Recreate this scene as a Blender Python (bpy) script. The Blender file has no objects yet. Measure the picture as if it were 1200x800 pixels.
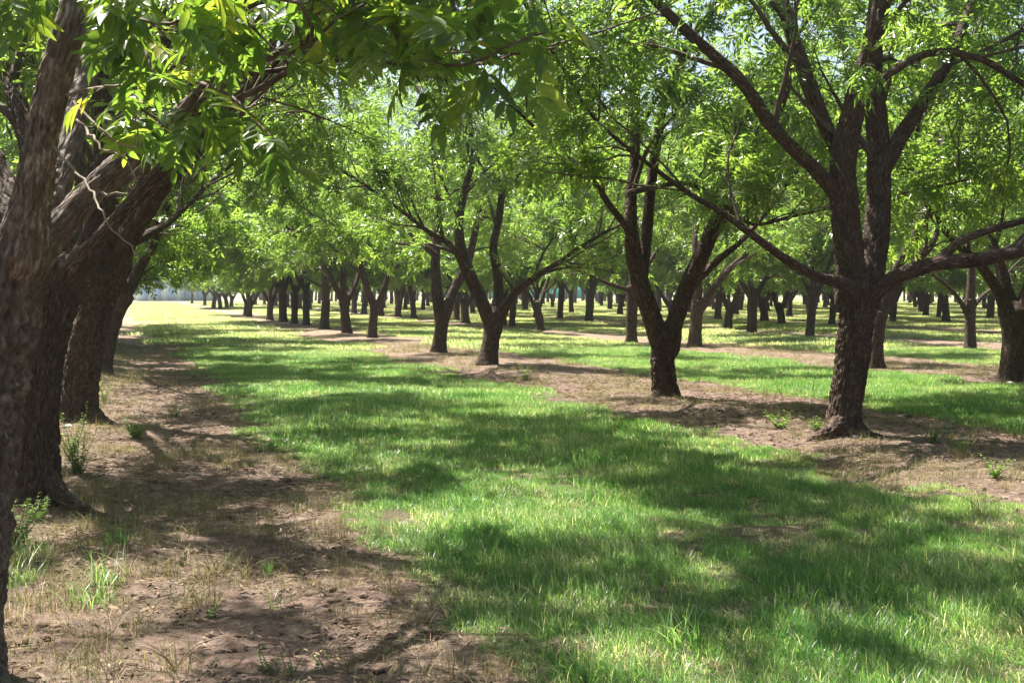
import bpy, math, random, time
import numpy as np
T0 = time.time()
sc = bpy.context.scene
COL = sc.collection

# ------------------------------------------------------------------ camera, world, sun
FPX = 1400.0            # focal length in pixels of a 1200 px wide frame
EYE = 1.6
PITCH = math.atan(59.0 / FPX)
cam = bpy.data.cameras.new('camera'); cam_o = bpy.data.objects.new('camera', cam); COL.objects.link(cam_o)
cam.sensor_width = 36.0; cam.lens = 36.0 * FPX / 1200.0
cam.clip_start = 0.05; cam.clip_end = 6000
cam_o.location = (0, 0, EYE); cam_o.rotation_euler = (math.radians(90) - PITCH, 0, 0)
sc.camera = cam_o

SUN_AZ = math.radians(-44)      # from +Y (view direction), negative = to the left
SUN_EL = math.radians(62)
world = bpy.data.worlds.new('World'); sc.world = world; world.use_nodes = True
wn = world.node_tree; wn.nodes.clear()
sky = wn.nodes.new('ShaderNodeTexSky'); sky.sky_type = 'NISHITA'; sky.sun_disc = False
sky.sun_elevation = SUN_EL; sky.sun_rotation = SUN_AZ; sky.dust_density = 3.0; sky.air_density = 1.0
bg = wn.nodes.new('ShaderNodeBackground'); bg.inputs['Strength'].default_value = 0.068
wo = wn.nodes.new('ShaderNodeOutputWorld')
wn.links.new(sky.outputs[0], bg.inputs[0]); wn.links.new(bg.outputs[0], wo.inputs[0])

sun = bpy.data.lights.new('sun', 'SUN'); sun.energy = 5.0; sun.angle = math.radians(0.53); sun.color = (1.0, 0.95, 0.86)
sun_o = bpy.data.objects.new('sun', sun); COL.objects.link(sun_o); sun_o.location = (-30, 30, 40)
sd = (math.sin(SUN_AZ) * math.cos(SUN_EL), math.cos(SUN_AZ) * math.cos(SUN_EL), math.sin(SUN_EL))
import mathutils
sun_o.rotation_euler = mathutils.Vector(sd).to_track_quat('Z', 'Y').to_euler()

sc.view_settings.view_transform = 'Standard'; sc.view_settings.look = 'None'
sc.view_settings.gamma = 1.0; sc.view_settings.use_curve_mapping = False
sc.view_settings.exposure = 1.8
cy = sc.cycles
cy.max_bounces = 10; cy.diffuse_bounces = 5; cy.glossy_bounces = 2; cy.transmission_bounces = 4
cy.transparent_max_bounces = 8; cy.volume_bounces = 0
cy.caustics_reflective = False; cy.caustics_refractive = False
cy.sample_clamp_indirect = 6.0
cy.use_denoising = True
try:
    cy.denoiser = 'OPENIMAGEDENOISE'
except Exception:
    pass

# ------------------------------------------------------------------ row frame of the orchard
A_ROW = math.atan(460.0 / FPX)
DROW = np.array([-math.sin(A_ROW), math.cos(A_ROW)])     # along the rows
NROW = np.array([math.cos(A_ROW), math.sin(A_ROW)])      # across, to the right
def nt(n, t):
    return (n * NROW[0] + t * DROW[0], n * NROW[1] + t * DROW[1])
def to_nt(x, y):
    return x * NROW[0] + y * NROW[1], x * DROW[0] + y * DROW[1]
cp, sp_ = math.cos(PITCH), math.sin(PITCH)
def ray(px, py):
    a, b = (px - 600) / FPX, (400 - py) / FPX
    return np.array([a, b * sp_ + cp, b * cp - sp_])
def P(px, py, Y):                    # point of the place seen at px, py that stands Y metres ahead
    r = ray(px, py); r = r * (Y / r[1])
    return np.array([r[0], r[1], r[2] + EYE])
def G(px, py):
    r = ray(px, py); r = r * (-EYE / r[2]); return float(r[0]), float(r[1])
def pix(p):
    x, y, z = p[..., 0], p[..., 1], p[..., 2] - EYE
    f = y * cp - z * sp_; u = y * sp_ + z * cp
    return 600 + FPX * x / f, 400 - FPX * u / f

# ------------------------------------------------------------------ numpy noise
_pr = np.random.RandomState(11)
_perm = np.concatenate([_pr.permutation(256)] * 3)
_grad = _pr.normal(size=(256, 3)); _grad /= np.linalg.norm(_grad, axis=1)[:, None]
def pnoise(p):
    p = np.asarray(p, dtype=np.float64)
    i = np.floor(p).astype(np.int64); f = p - i; u = f * f * f * (f * (f * 6 - 15) + 10); i &= 255
    r = 0.0
    for dx in (0, 1):
        wx = u[:, 0] if dx else 1 - u[:, 0]
        for dy in (0, 1):
            wy = u[:, 1] if dy else 1 - u[:, 1]
            for dz in (0, 1):
                wz = u[:, 2] if dz else 1 - u[:, 2]
                h = _perm[_perm[_perm[(i[:, 0] + dx) & 255] + ((i[:, 1] + dy) & 255)] + ((i[:, 2] + dz) & 255)]
                g = _grad[h]
                d = g[:, 0] * (f[:, 0] - dx) + g[:, 1] * (f[:, 1] - dy) + g[:, 2] * (f[:, 2] - dz)
                r = r + wx * wy * wz * d
    return r * 1.6
def worley(p):
    """distance to the border between the two nearest cells (F2-F1)"""
    i = np.floor(p).astype(np.int64); f1 = np.full(len(p), 9.0); f2 = np.full(len(p), 9.0)
    for dx in (-1, 0, 1):
        for dy in (-1, 0, 1):
            for dz in (-1, 0, 1):
                c = i + np.array([dx, dy, dz]); k = c & 255
                h = _perm[_perm[_perm[k[:, 0]] + k[:, 1]] + k[:, 2]]
                q = c + .5 + .42 * _grad[h] * 1.2
                d = np.sqrt(((p - q) ** 2).sum(1))
                m = d < f1; f2 = np.where(m, f1, np.minimum(f2, d)); f1 = np.where(m, d, f1)
    return f2 - f1
def n2(x, y, s, seed=0.0):
    x = np.atleast_1d(np.asarray(x, float)); y = np.atleast_1d(np.asarray(y, float))
    return pnoise(np.stack([x * s + seed * 7.3, y * s + seed * 3.1, np.full(x.shape, seed * 1.7 + .37)], 1))

# strips: grass lanes between tree rows (n coordinate, period 8.3 m)
PER = 8.3
ROW0 = -0.55
def grass_amount(x, y):              # >0 inside a grass lane, metres from its ragged edge
    n, t = to_nt(np.atleast_1d(x), np.atleast_1d(y))
    m = np.mod(n - 1.55, PER)
    half = 2.35 + 0.2 * 0
    d = half - np.abs(m - 2.3)
    d = d + .55 * np.exp(-((t - 4.5) / 2.6) ** 2) * (np.abs(n - 1.5) < 1.6)
    d = d + 0.42 * n2(x, y, 0.5, 1) + 0.36 * n2(x, y, 1.5, 2) + 0.16 * n2(x, y, 5.0, 3)
    return d
def ground_h(x, y):
    x = np.atleast_1d(np.asarray(x, float)); y = np.atleast_1d(np.asarray(y, float))
    r = np.hypot(x, y)
    g = np.clip(grass_amount(x, y) * 2, 0, 1)
    h = 0.05 * n2(x, y, 0.23, 4) + 0.018 * n2(x, y, 0.9, 5)
    lump = 0.018 * n2(x, y, 2.3, 6) + 0.015 * n2(x, y, 7.3, 7) + 0.035 * np.maximum(0, n2(x, y, 8.5, 8) - .1)
    h = h + lump * (1 - 0.6 * g) * np.clip(1.6 - r / 30, 0, 1)
    n, t = to_nt(x, y)
    k = np.mod(n - ROW0 + PER / 2, PER) - PER / 2
    h = h + 0.05 * np.exp(-(k / 0.9) ** 2)
    return h * np.clip(1.4 - r / 150, 0.15, 1) - 0.03

# ------------------------------------------------------------------ mesh helpers
def mk_mesh(name, V, faces, mats, attrs=None, smooth=False, fmat=None):
    """faces: list of int arrays (m,3) or (m,4)"""
    me = bpy.data.meshes.new(name)
    V = np.ascontiguousarray(V, dtype=np.float32)
    faces = [np.asarray(f, dtype=np.int32) for f in faces if len(f)]
    me.vertices.add(len(V)); me.vertices.foreach_set('co', V.ravel())
    if faces:
        loops = np.concatenate([f.ravel() for f in faces])
        sizes = np.concatenate([np.full(len(f), f.shape[1], np.int32) for f in faces])
        starts = np.concatenate([[0], np.cumsum(sizes)[:-1]]).astype(np.int32)
        me.loops.add(len(loops)); me.loops.foreach_set('vertex_index', loops)
        me.polygons.add(len(sizes)); me.polygons.foreach_set('loop_start', starts)
        if smooth: me.polygons.foreach_set('use_smooth', np.ones(len(sizes), bool))
        if fmat is not None: me.polygons.foreach_set('material_index', np.asarray(fmat, np.int32))
    for m in (mats if isinstance(mats, (list, tuple)) else [mats]): me.materials.append(m)
    for k, a in (attrs or {}).items():
        a = np.asarray(a)
        if a.ndim == 2:
            at = me.attributes.new(k, 'FLOAT_VECTOR', 'POINT'); at.data.foreach_set('vector', a.astype(np.float32).ravel())
        elif a.dtype.kind == 'i':
            at = me.attributes.new(k, 'INT', 'POINT'); at.data.foreach_set('value', a.astype(np.int32))
        else:
            at = me.attributes.new(k, 'FLOAT', 'POINT'); at.data.foreach_set('value', a.astype(np.float32))
    me.update(calc_edges=True)
    return me
def link(name, data, parent=None, **props):
    o = bpy.data.objects.new(name, data); COL.objects.link(o)
    if parent: o.parent = parent
    for k, v in props.items(): o[k] = v
    return o
def nrm(v): return v / (np.linalg.norm(v, axis=-1, keepdims=True) + 1e-12)

class Geo:
    def __init__(s): s.V = []; s.F = {3: [], 4: []}; s.A = {}; s.n = 0
    def add(s, V, F, **attrs):
        F = np.asarray(F)
        s.V.append(V); s.F[F.shape[1]].append(F + s.n); s.n += len(V)
        for k, a in attrs.items(): s.A.setdefault(k, []).append(a)
    def mesh(s, name, mats, smooth=False, origin=None):
        V = np.concatenate(s.V)
        if origin is not None: V = V - np.asarray(origin)
        fs = [np.concatenate(s.F[k]) for k in (3, 4) if s.F[k]]
        return mk_mesh(name, V, fs, mats, {k: np.concatenate(a) for k, a in s.A.items()}, smooth)

def spline(pts, rad, step, adapt=False):
    pts = np.asarray(pts, float); rad = np.asarray(rad, float)
    n = len(pts)
    if n == 2: pts = np.array([pts[0], (pts[0] + pts[1]) / 2, pts[1]]); rad = np.array([rad[0], rad.mean(), rad[1]]); n = 3
    E = np.vstack([2 * pts[0] - pts[1], pts, 2 * pts[-1] - pts[-2]])
    R = np.concatenate([[rad[0]], rad, [rad[-1]]])
    op, orr = [], []
    for i in range(n - 1):
        L = np.linalg.norm(pts[i + 1] - pts[i]); st = step
        if adapt:
            rm = (rad[i] + rad[i + 1]) / 2; st = max(step * min(rad.max() / max(rm, .01), 2.5), rm * .14)
            qx, qy = pix((pts[i] + pts[i + 1]) / 2)
            if qy < -70 or qx < -90 or qx > 1290: st = max(st * 4, .09)
        k = max(1, int(math.ceil(L / st)))
        t = (np.arange(k) / k)[:, None]
        a, b, c, d = E[i], E[i + 1], E[i + 2], E[i + 3]
        op.append(.5 * ((2 * b) + (c - a) * t + (2 * a - 5 * b + 4 * c - d) * t * t + (3 * b - a - 3 * c + d) * t ** 3))
        tt = t[:, 0]; ss = tt * tt * (3 - 2 * tt)
        orr.append(R[i + 1] * (1 - ss) + R[i + 2] * ss)
    op.append(pts[-1:]); orr.append(rad[-1:])
    return np.vstack(op), np.concatenate(orr)

def tube(geo, pts, rad, sides, disp=0.0, seed=0.0, flare=None, base_z=0.0, close=True, furrow=1.0, lump=0.0, plates=False):
    """pts, rad already resampled.  disp = bark relief in metres."""
    N = len(pts)
    T = np.gradient(pts, axis=0) if N > 1 else None
    T = nrm(T)
    ref = np.array([1.0, 0.13, 0.07]); ref = ref - T[0] * ref.dot(T[0]); ref /= np.linalg.norm(ref)
    U = np.zeros_like(pts); U[0] = ref
    for i in range(1, N):
        u = U[i - 1] - T[i] * U[i - 1].dot(T[i]); U[i] = u / (np.linalg.norm(u) + 1e-9)
    W = np.cross(T, U)
    th = np.arange(sides) * 2 * math.pi / sides
    c, s = np.cos(th), np.sin(th)
    L = np.concatenate([[0], np.cumsum(np.linalg.norm(np.diff(pts, axis=0), axis=1))])
    R = np.repeat(rad[:, None], sides, 1)
    dirs = U[:, None, :] * c[None, :, None] + W[:, None, :] * s[None, :, None]
    if flare is not None:
        zz = np.maximum(pts[:, 2] - base_z, 0)
        amp = np.exp(-zz / flare.get('h', .16))[:, None]
        wa = np.arctan2(dirs[..., 1], dirs[..., 0])
        lob = np.zeros_like(R)
        for a, w in flare['lobes']:
            lob += w * np.exp(-((np.mod(wa - a + math.pi, 2 * math.pi) - math.pi) / .38) ** 2)
        R = R * (1 + amp * (flare.get('a', .25) + lob))
    q = np.stack([np.broadcast_to(c, R.shape) * rad[:, None], np.broadcast_to(s, R.shape) * rad[:, None], np.repeat(L[:, None], sides, 1)], -1)
    q = q + np.array([seed * 3.1, seed * 1.7, seed * 5.3])
    if lump:
        ql = (q * np.array([3.2, 3.2, 1.6])).reshape(-1, 3)
        R = R * (1 + lump * pnoise(ql).reshape(R.shape))
    if disp:
        qs = q.reshape(-1, 3)
        warp = pnoise(qs * np.array([9, 9, 5.0]) + 31)[:, None] * np.array([.022, .022, 0])
        a = pnoise((qs + warp) * np.array([22, 22, 4.6]) * furrow)
        b = pnoise((qs + warp * 2) * np.array([48, 48, 13.0]) * furrow + 9)
        d = np.minimum(np.abs(a) * 2.6, 1) * .7 + np.minimum(np.abs(b) * 2.4, 1) * .3
        if plates:
            wp = (pnoise(qs * np.array([14, 14, 9.0]) + 71)[:, None] * np.array([.02, 0, 0]) + pnoise(qs * np.array([11, 11, 6.0]) + 17)[:, None] * np.array([0, .02, .03]))
            e = worley((qs + wp) * np.array([30, 30, 11.0]) * furrow)
            e2 = np.clip(e * 2.4, 0, 1) ** .7
            d = .62 * e2 + .38 * np.minimum(np.abs(a) * 2.6, 1) + .12 * pnoise(qs * np.array([60, 60, 26.0]))
        d2 = pnoise(qs * np.array([90, 90, 50.0]))
        R = R + disp * (d - .55).reshape(R.shape) + disp * .18 * d2.reshape(R.shape)
    V = (pts[:, None, :] + dirs * R[..., None]).reshape(-1, 3)
    i = np.arange(N - 1)[:, None] * sides; j = np.arange(sides)[None, :]; j2 = (j + 1) % sides
    F = np.stack([i + j, i + j2, i + sides + j2, i + sides + j], -1).reshape(-1, 4)
    geo.add(V, F, bark=q.reshape(-1, 3))
    if close and rad[-1] > 0.004:
        tip = (pts[-1] + T[-1] * rad[-1] * .6)[None]
        b0 = (N - 1) * sides
        k = geo.n
        geo.add(tip, np.zeros((0, 3), int) + 0, bark=q[-1, :1])
        jj = np.arange(sides)
        f = np.stack([k - N * sides + b0 + jj, k - N * sides + b0 + (jj + 1) % sides, np.full(sides, k)], 1)
        geo.F[3].append(f)
    return geo

# ------------------------------------------------------------------ materials
def newmat(name):
    m = bpy.data.materials.new(name); m.use_nodes = True; nt_ = m.node_tree; nt_.nodes.clear()
    out = nt_.nodes.new('ShaderNodeOutputMaterial'); return m, nt_, out
def N_(nt_, typ, **kw):
    n = nt_.nodes.new(typ)
    for k, v in kw.items():
        if k.startswith('i_'): n.inputs[k[2:].replace('_', ' ')].default_value = v
        else: setattr(n, k, v)
    return n
def ramp(nt_, fac, stops, interp='LINEAR'):
    r = nt_.nodes.new('ShaderNodeValToRGB'); r.color_ramp.interpolation = interp
    e = r.color_ramp.elements
    while len(e) < len(stops): e.new(.5)
    for x, (p, c) in zip(e, stops): x.position = p; x.color = (*c, 1) if len(c) == 3 else c
    nt_.links.new(fac, r.inputs[0]); return r
def vmul(nt_, vec, s):
    m = nt_.nodes.new('ShaderNodeVectorMath'); m.operation = 'MULTIPLY'; m.inputs[1].default_value = s
    nt_.links.new(vec, m.inputs[0]); return m.outputs[0]
def noise(nt_, vec, scale, detail=4, rough=.55):
    n = nt_.nodes.new('ShaderNodeTexNoise'); n.inputs['Scale'].default_value = scale
    n.inputs['Detail'].default_value = detail; n.inputs['Roughness'].default_value = rough
    if vec is not None: nt_.links.new(vec, n.inputs['Vector'])
    return n
def mixc(nt_, fac, a, b, mode='MIX'):
    m = nt_.nodes.new('ShaderNodeMix'); m.data_type = 'RGBA'; m.blend_type = mode
    def put(sock, v):
        if isinstance(v, (tuple, list)): sock.default_value = (*v, 1) if len(v) == 3 else v
        elif isinstance(v, (int, float)): sock.default_value = v
        else: nt_.links.new(v, sock)
    put(m.inputs[0], fac); put(m.inputs[6], a); put(m.inputs[7], b); return m.outputs[2]
def math_(nt_, op, a, b=None):
    m = nt_.nodes.new('ShaderNodeMath'); m.operation = op
    for k, v in enumerate((a, b)):
        if v is None: continue
        if isinstance(v, (int, float)): m.inputs[k].default_value = v
        else: nt_.links.new(v, m.inputs[k])
    return m.outputs[0]

def bark_material(name, dark, mid, light, bump=0.9, dist=0.02):
    m, t, out = newmat(name)
    at = N_(t, 'ShaderNodeAttribute', attribute_name='bark')
    wn_ = noise(t, vmul(t, at.outputs['Vector'], (7, 7, 3)), 1.0, 3)
    wv = t.nodes.new('ShaderNodeVectorMath'); wv.operation = 'MULTIPLY_ADD'
    t.links.new(wn_.outputs['Color'], wv.inputs[0]); wv.inputs[1].default_value = (.05, .05, .02); t.links.new(at.outputs['Vector'], wv.inputs[2])
    vor = t.nodes.new('ShaderNodeTexVoronoi'); vor.feature = 'DISTANCE_TO_EDGE'; vor.inputs['Scale'].default_value = 1
    t.links.new(vmul(t, wv.outputs[0], (38, 38, 9)), vor.inputs['Vector'])
    fine = noise(t, vmul(t, at.outputs['Vector'], (70, 70, 22)), 1.0, 5, .6)
    big = noise(t, vmul(t, at.outputs['Vector'], (3, 3, 1.4)), 1.0, 3)
    v1 = math_(t, 'MINIMUM', math_(t, 'MULTIPLY', vor.outputs['Distance'], 4.0), 1.0)
    h = math_(t, 'ADD', math_(t, 'MULTIPLY', v1, .6), math_(t, 'MULTIPLY', fine.outputs[0], .6))
    c = ramp(t, fine.outputs[0], [(.36, dark), (.52, mid), (.68, light)])
    pl = t.nodes.new('ShaderNodeTexVoronoi'); pl.feature = 'F1'; pl.inputs['Scale'].default_value = 1
    t.links.new(vmul(t, wv.outputs[0], (34, 34, 12)), pl.inputs['Vector'])
    pv = t.nodes.new('ShaderNodeSeparateColor'); t.links.new(pl.outputs['Color'], pv.inputs[0])
    pr = ramp(t, pv.outputs[0], [(0, (.5, .47, .45)), (.6, (1., 1., 1.)), (1, (1.45, 1.45, 1.45))])
    cpl = mixc(t, 1.0, c.outputs[0], pr.outputs[0], 'MULTIPLY')
    c2 = mixc(t, math_(t, 'MULTIPLY', big.outputs[0], .55), cpl, tuple(x * y for x, y in zip(mid, (1.25, .95, .75))))
    oi = t.nodes.new('ShaderNodeObjectInfo')
    c3 = mixc(t, math_(t, 'MULTIPLY', oi.outputs['Random'], .35), c2, tuple(x * .55 for x in mid))
    b = N_(t, 'ShaderNodeBump', i_Strength=bump, i_Distance=dist); t.links.new(h, b.inputs['Height'])
    p = t.nodes.new('ShaderNodeBsdfPrincipled'); p.inputs['Roughness'].default_value = .85; p.inputs['Specular IOR Level'].default_value = .25
    t.links.new(c3, p.inputs['Base Color']); t.links.new(b.outputs[0], p.inputs['Normal'])
    t.links.new(p.outputs[0], out.inputs[0]); return m
M_BARK = bark_material('bark', (.04, .029, .023), (.09, .064, .049), (.24, .19, .15), 1.0, .03)
M_BARK_FAR = bark_material('bark_far', (.036, .028, .023), (.075, .057, .046), (.15, .12, .10), .6, .03)
M_BARK_NEAR = bark_material('bark_near', (.055, .044, .037), (.145, .118, .098), (.34, .30, .26), .9, .014)
M_TWIG = bark_material('twig_bark', (.05, .038, .03), (.10, .08, .065), (.19, .16, .13), .2, .004)
M_DEAD = bark_material('dead_twig_bark', (.14, .12, .10), (.24, .21, .18), (.36, .33, .29), .2, .004)

def leaf_material(name, stops, trans=.45, rough=.38, gain=1.7, spec=.5, yellow=(1.15, 1.25, .55), patchy=0, blotch=0):
    m, t, out = newmat(name)
    at = N_(t, 'ShaderNodeAttribute', attribute_name='tint')
    fac = at.outputs['Fac']
    if blotch:
        gq = t.nodes.new('ShaderNodeNewGeometry').outputs['Position']
        b1 = noise(t, gq, 55, 4, .7); b2 = noise(t, gq, 5, 2, .5)
        fac = math_(t, 'ADD', fac, math_(t, 'MULTIPLY', math_(t, 'SUBTRACT', math_(t, 'ADD', b1.outputs[0], b2.outputs[0]), 1.0), blotch))
    if patchy:
        gp = t.nodes.new('ShaderNodeNewGeometry').outputs['Position']
        pn_ = noise(t, gp, 1.1, 4, .6); pf_ = noise(t, gp, .12, 2, .5)
        sh = math_(t, 'MULTIPLY', math_(t, 'SUBTRACT', math_(t, 'ADD', pn_.outputs[0], math_(t, 'MULTIPLY', pf_.outputs[0], .6)), .8), patchy)
        fac = math_(t, 'ADD', fac, sh)
        sx = t.nodes.new('ShaderNodeSeparateXYZ'); t.links.new(gp, sx.inputs[0])       # drier grass farther down the lane
        mr = t.nodes.new('ShaderNodeMapRange'); mr.inputs['From Min'].default_value = 9; mr.inputs['From Max'].default_value = 55; mr.inputs['To Max'].default_value = .24
        t.links.new(sx.outputs[1], mr.inputs[0]); fac = math_(t, 'ADD', fac, mr.outputs[0])
    c = ramp(t, fac, stops)
    p = t.nodes.new('ShaderNodeBsdfPrincipled'); p.inputs['Roughness'].default_value = rough; p.inputs['Specular IOR Level'].default_value = spec
    t.links.new(c.outputs[0], p.inputs['Base Color'])
    tr = t.nodes.new('ShaderNodeBsdfTranslucent')
    tc = mixc(t, 1.0, c.outputs[0], tuple(gain * y for y in yellow), 'MULTIPLY')
    t.links.new(tc, tr.inputs[0])
    mx = t.nodes.new('ShaderNodeMixShader'); mx.inputs[0].default_value = trans
    t.links.new(p.outputs[0], mx.inputs[1]); t.links.new(tr.outputs[0], mx.inputs[2]); t.links.new(mx.outputs[0], out.inputs[0])
    return m
LEAF_STOPS = [(0, (.05, .09, .026)), (.45, (.08, .138, .036)), (.8, (.122, .18, .044)), (1, (.18, .235, .06))]
M_LEAF = leaf_material('leaf', LEAF_STOPS, .5, .28, 3.1, .6, (1.28, 1.2, .6))
M_LEAF_NEAR = leaf_material('leaf_near', [(0, (.035, .08, .02)), (.5, (.065, .13, .028)), (.85, (.13, .19, .035)), (1, (.24, .24, .05))], .5, .38, 3.0, .45, (1.45, 1.2, .55), blotch=1.1)
GRASS_STOPS = [(0, (.045, .12, .032)), (.4, (.088, .18, .047)), (.65, (.19, .245, .115)), (.85, (.35, .34, .22)), (1, (.50, .45, .33))]
M_GRASS = leaf_material('grass_blade', GRASS_STOPS, .5, .34, 2.4, .5, (1.16, 1.17, .7), 1.3)
M_DRY = leaf_material('dry_grass', [(0, (.10, .13, .045)), (.4, (.2, .19, .09)), (1, (.42, .34, .2))], .3, .6, 1.3, .2, (1, .95, .7))
M_WEED = leaf_material('weed_leaf', [(0, (.07, .14, .035)), (.5, (.13, .22, .05)), (1, (.24, .32, .09))], .45, .45, 2.1)
M_WEED_PALE = leaf_material('pale_weed_leaf', [(0, (.2, .3, .2)), (1, (.38, .46, .34))], .35, .6, 1.3, .3, (1, 1, .8))

def ground_material():
    m, t, out = newmat('orchard_ground')
    geo = t.nodes.new('ShaderNodeNewGeometry'); pos = geo.outputs['Position']
    gm = N_(t, 'ShaderNodeAttribute', attribute_name='grassy').outputs['Fac']
    far = N_(t, 'ShaderNodeAttribute', attribute_name='far').outputs['Fac']
    n1 = noise(t, pos, .7, 5, .6); n2_ = noise(t, pos, 6.0, 6, .7); n3 = noise(t, pos, 45.0, 5, .7); n4 = noise(t, pos, 160, 3, .6)
    dirt = ramp(t, n2_.outputs[0], [(.34, (.10, .064, .048)), (.5, (.215, .146, .115)), (.68, (.38, .285, .235))])
    d2 = mixc(t, math_(t, 'MULTIPLY', n1.outputs[0], .45), dirt.outputs[0], (.28, .20, .165))
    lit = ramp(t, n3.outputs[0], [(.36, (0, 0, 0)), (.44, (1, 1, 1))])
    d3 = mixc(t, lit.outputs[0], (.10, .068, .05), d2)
    pale = ramp(t, n3.outputs[0], [(.62, (0, 0, 0)), (.72, (1, 1, 1))])
    d4 = mixc(t, math_(t, 'MULTIPLY', pale.outputs[0], .5), d3, (.46, .38, .29))
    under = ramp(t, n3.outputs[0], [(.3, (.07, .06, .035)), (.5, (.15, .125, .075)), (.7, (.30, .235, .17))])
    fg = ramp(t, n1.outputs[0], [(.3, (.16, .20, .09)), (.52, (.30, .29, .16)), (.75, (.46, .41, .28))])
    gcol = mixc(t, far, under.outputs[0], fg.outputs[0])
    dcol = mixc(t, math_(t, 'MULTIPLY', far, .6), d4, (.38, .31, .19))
    edge = math_(t, 'ADD', gm, math_(t, 'MULTIPLY', math_(t, 'SUBTRACT', n2_.outputs[0], .5), .5))
    e = ramp(t, edge, [(.4, (0, 0, 0)), (.6, (1, 1, 1))])
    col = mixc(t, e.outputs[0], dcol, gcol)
    h = math_(t, 'ADD', math_(t, 'MULTIPLY', n3.outputs[0], 1.0), math_(t, 'MULTIPLY', n4.outputs[0], .35))
    h = math_(t, 'ADD', h, math_(t, 'MULTIPLY', n2_.outputs[0], 1.6))
    b = N_(t, 'ShaderNodeBump', i_Strength=1.0, i_Distance=.04); t.links.new(h, b.inputs['Height'])
    p = t.nodes.new('ShaderNodeBsdfPrincipled'); p.inputs['Roughness'].default_value = .95; p.inputs['Specular IOR Level'].default_value = .15
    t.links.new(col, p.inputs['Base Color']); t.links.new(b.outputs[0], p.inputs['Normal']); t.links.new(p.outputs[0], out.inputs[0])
    return m
def flat_material(name, c1, c2, scale=3, rough=.7, spec=.3, bump=0, metal=0):
    m, t, out = newmat(name)
    tc = t.nodes.new('ShaderNodeTexCoord'); n = noise(t, tc.outputs['Object'], scale, 5)
    c = ramp(t, n.outputs[0], [(.3, c1), (.7, c2)])
    p = t.nodes.new('ShaderNodeBsdfPrincipled'); p.inputs['Roughness'].default_value = rough; p.inputs['Specular IOR Level'].default_value = spec
    p.inputs['Metallic'].default_value = metal
    t.links.new(c.outputs[0], p.inputs['Base Color'])
    if bump:
        b = N_(t, 'ShaderNodeBump', i_Strength=bump, i_Distance=.01); t.links.new(n.outputs[0], b.inputs['Height']); t.links.new(b.outputs[0], p.inputs['Normal'])
    t.links.new(p.outputs[0], out.inputs[0]); return m

# ------------------------------------------------------------------ the ground sheet
def ground():
    def axis(lo, hi, step, far_lo, far_hi, g=1.09):
        a = list(np.arange(lo, hi, step)); s = step; x = a[-1]
        while x < far_hi: s *= g; x += s; a.append(x)
        b = []; s = step; x = lo
        while x > far_lo: s *= g; x -= s; b.append(x)
        return np.array(b[::-1] + a)
    ns = axis(-3.5, 9.5, .058, -2500, 2500); ts = axis(3.2, 15.5, .058, -600, 4000)
    Nn, Tt = np.meshgrid(ns, ts)
    X = Nn * NROW[0] + Tt * DROW[0]; Y = Nn * NROW[1] + Tt * DROW[1]
    x, y = X.ravel(), Y.ravel(); r = np.hypot(x, y)
    z = ground_h(x, y); z = np.where(r > 220, -.03, z)
    V = np.stack([x, y, z], 1)
    a, b = Nn.shape
    i = np.arange(a - 1)[:, None] * b; j = np.arange(b - 1)[None, :]
    F = np.stack([i + j, i + j + 1, i + b + j + 1, i + b + j], -1).reshape(-1, 4)
    ga = np.clip(.5 + grass_amount(x, y) * 1.2, 0, 1); ga = np.where(r > 160, .75, ga)
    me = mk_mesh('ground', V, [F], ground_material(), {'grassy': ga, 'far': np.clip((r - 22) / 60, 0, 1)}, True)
    link('ground', me, kind='structure')
ground()

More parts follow.
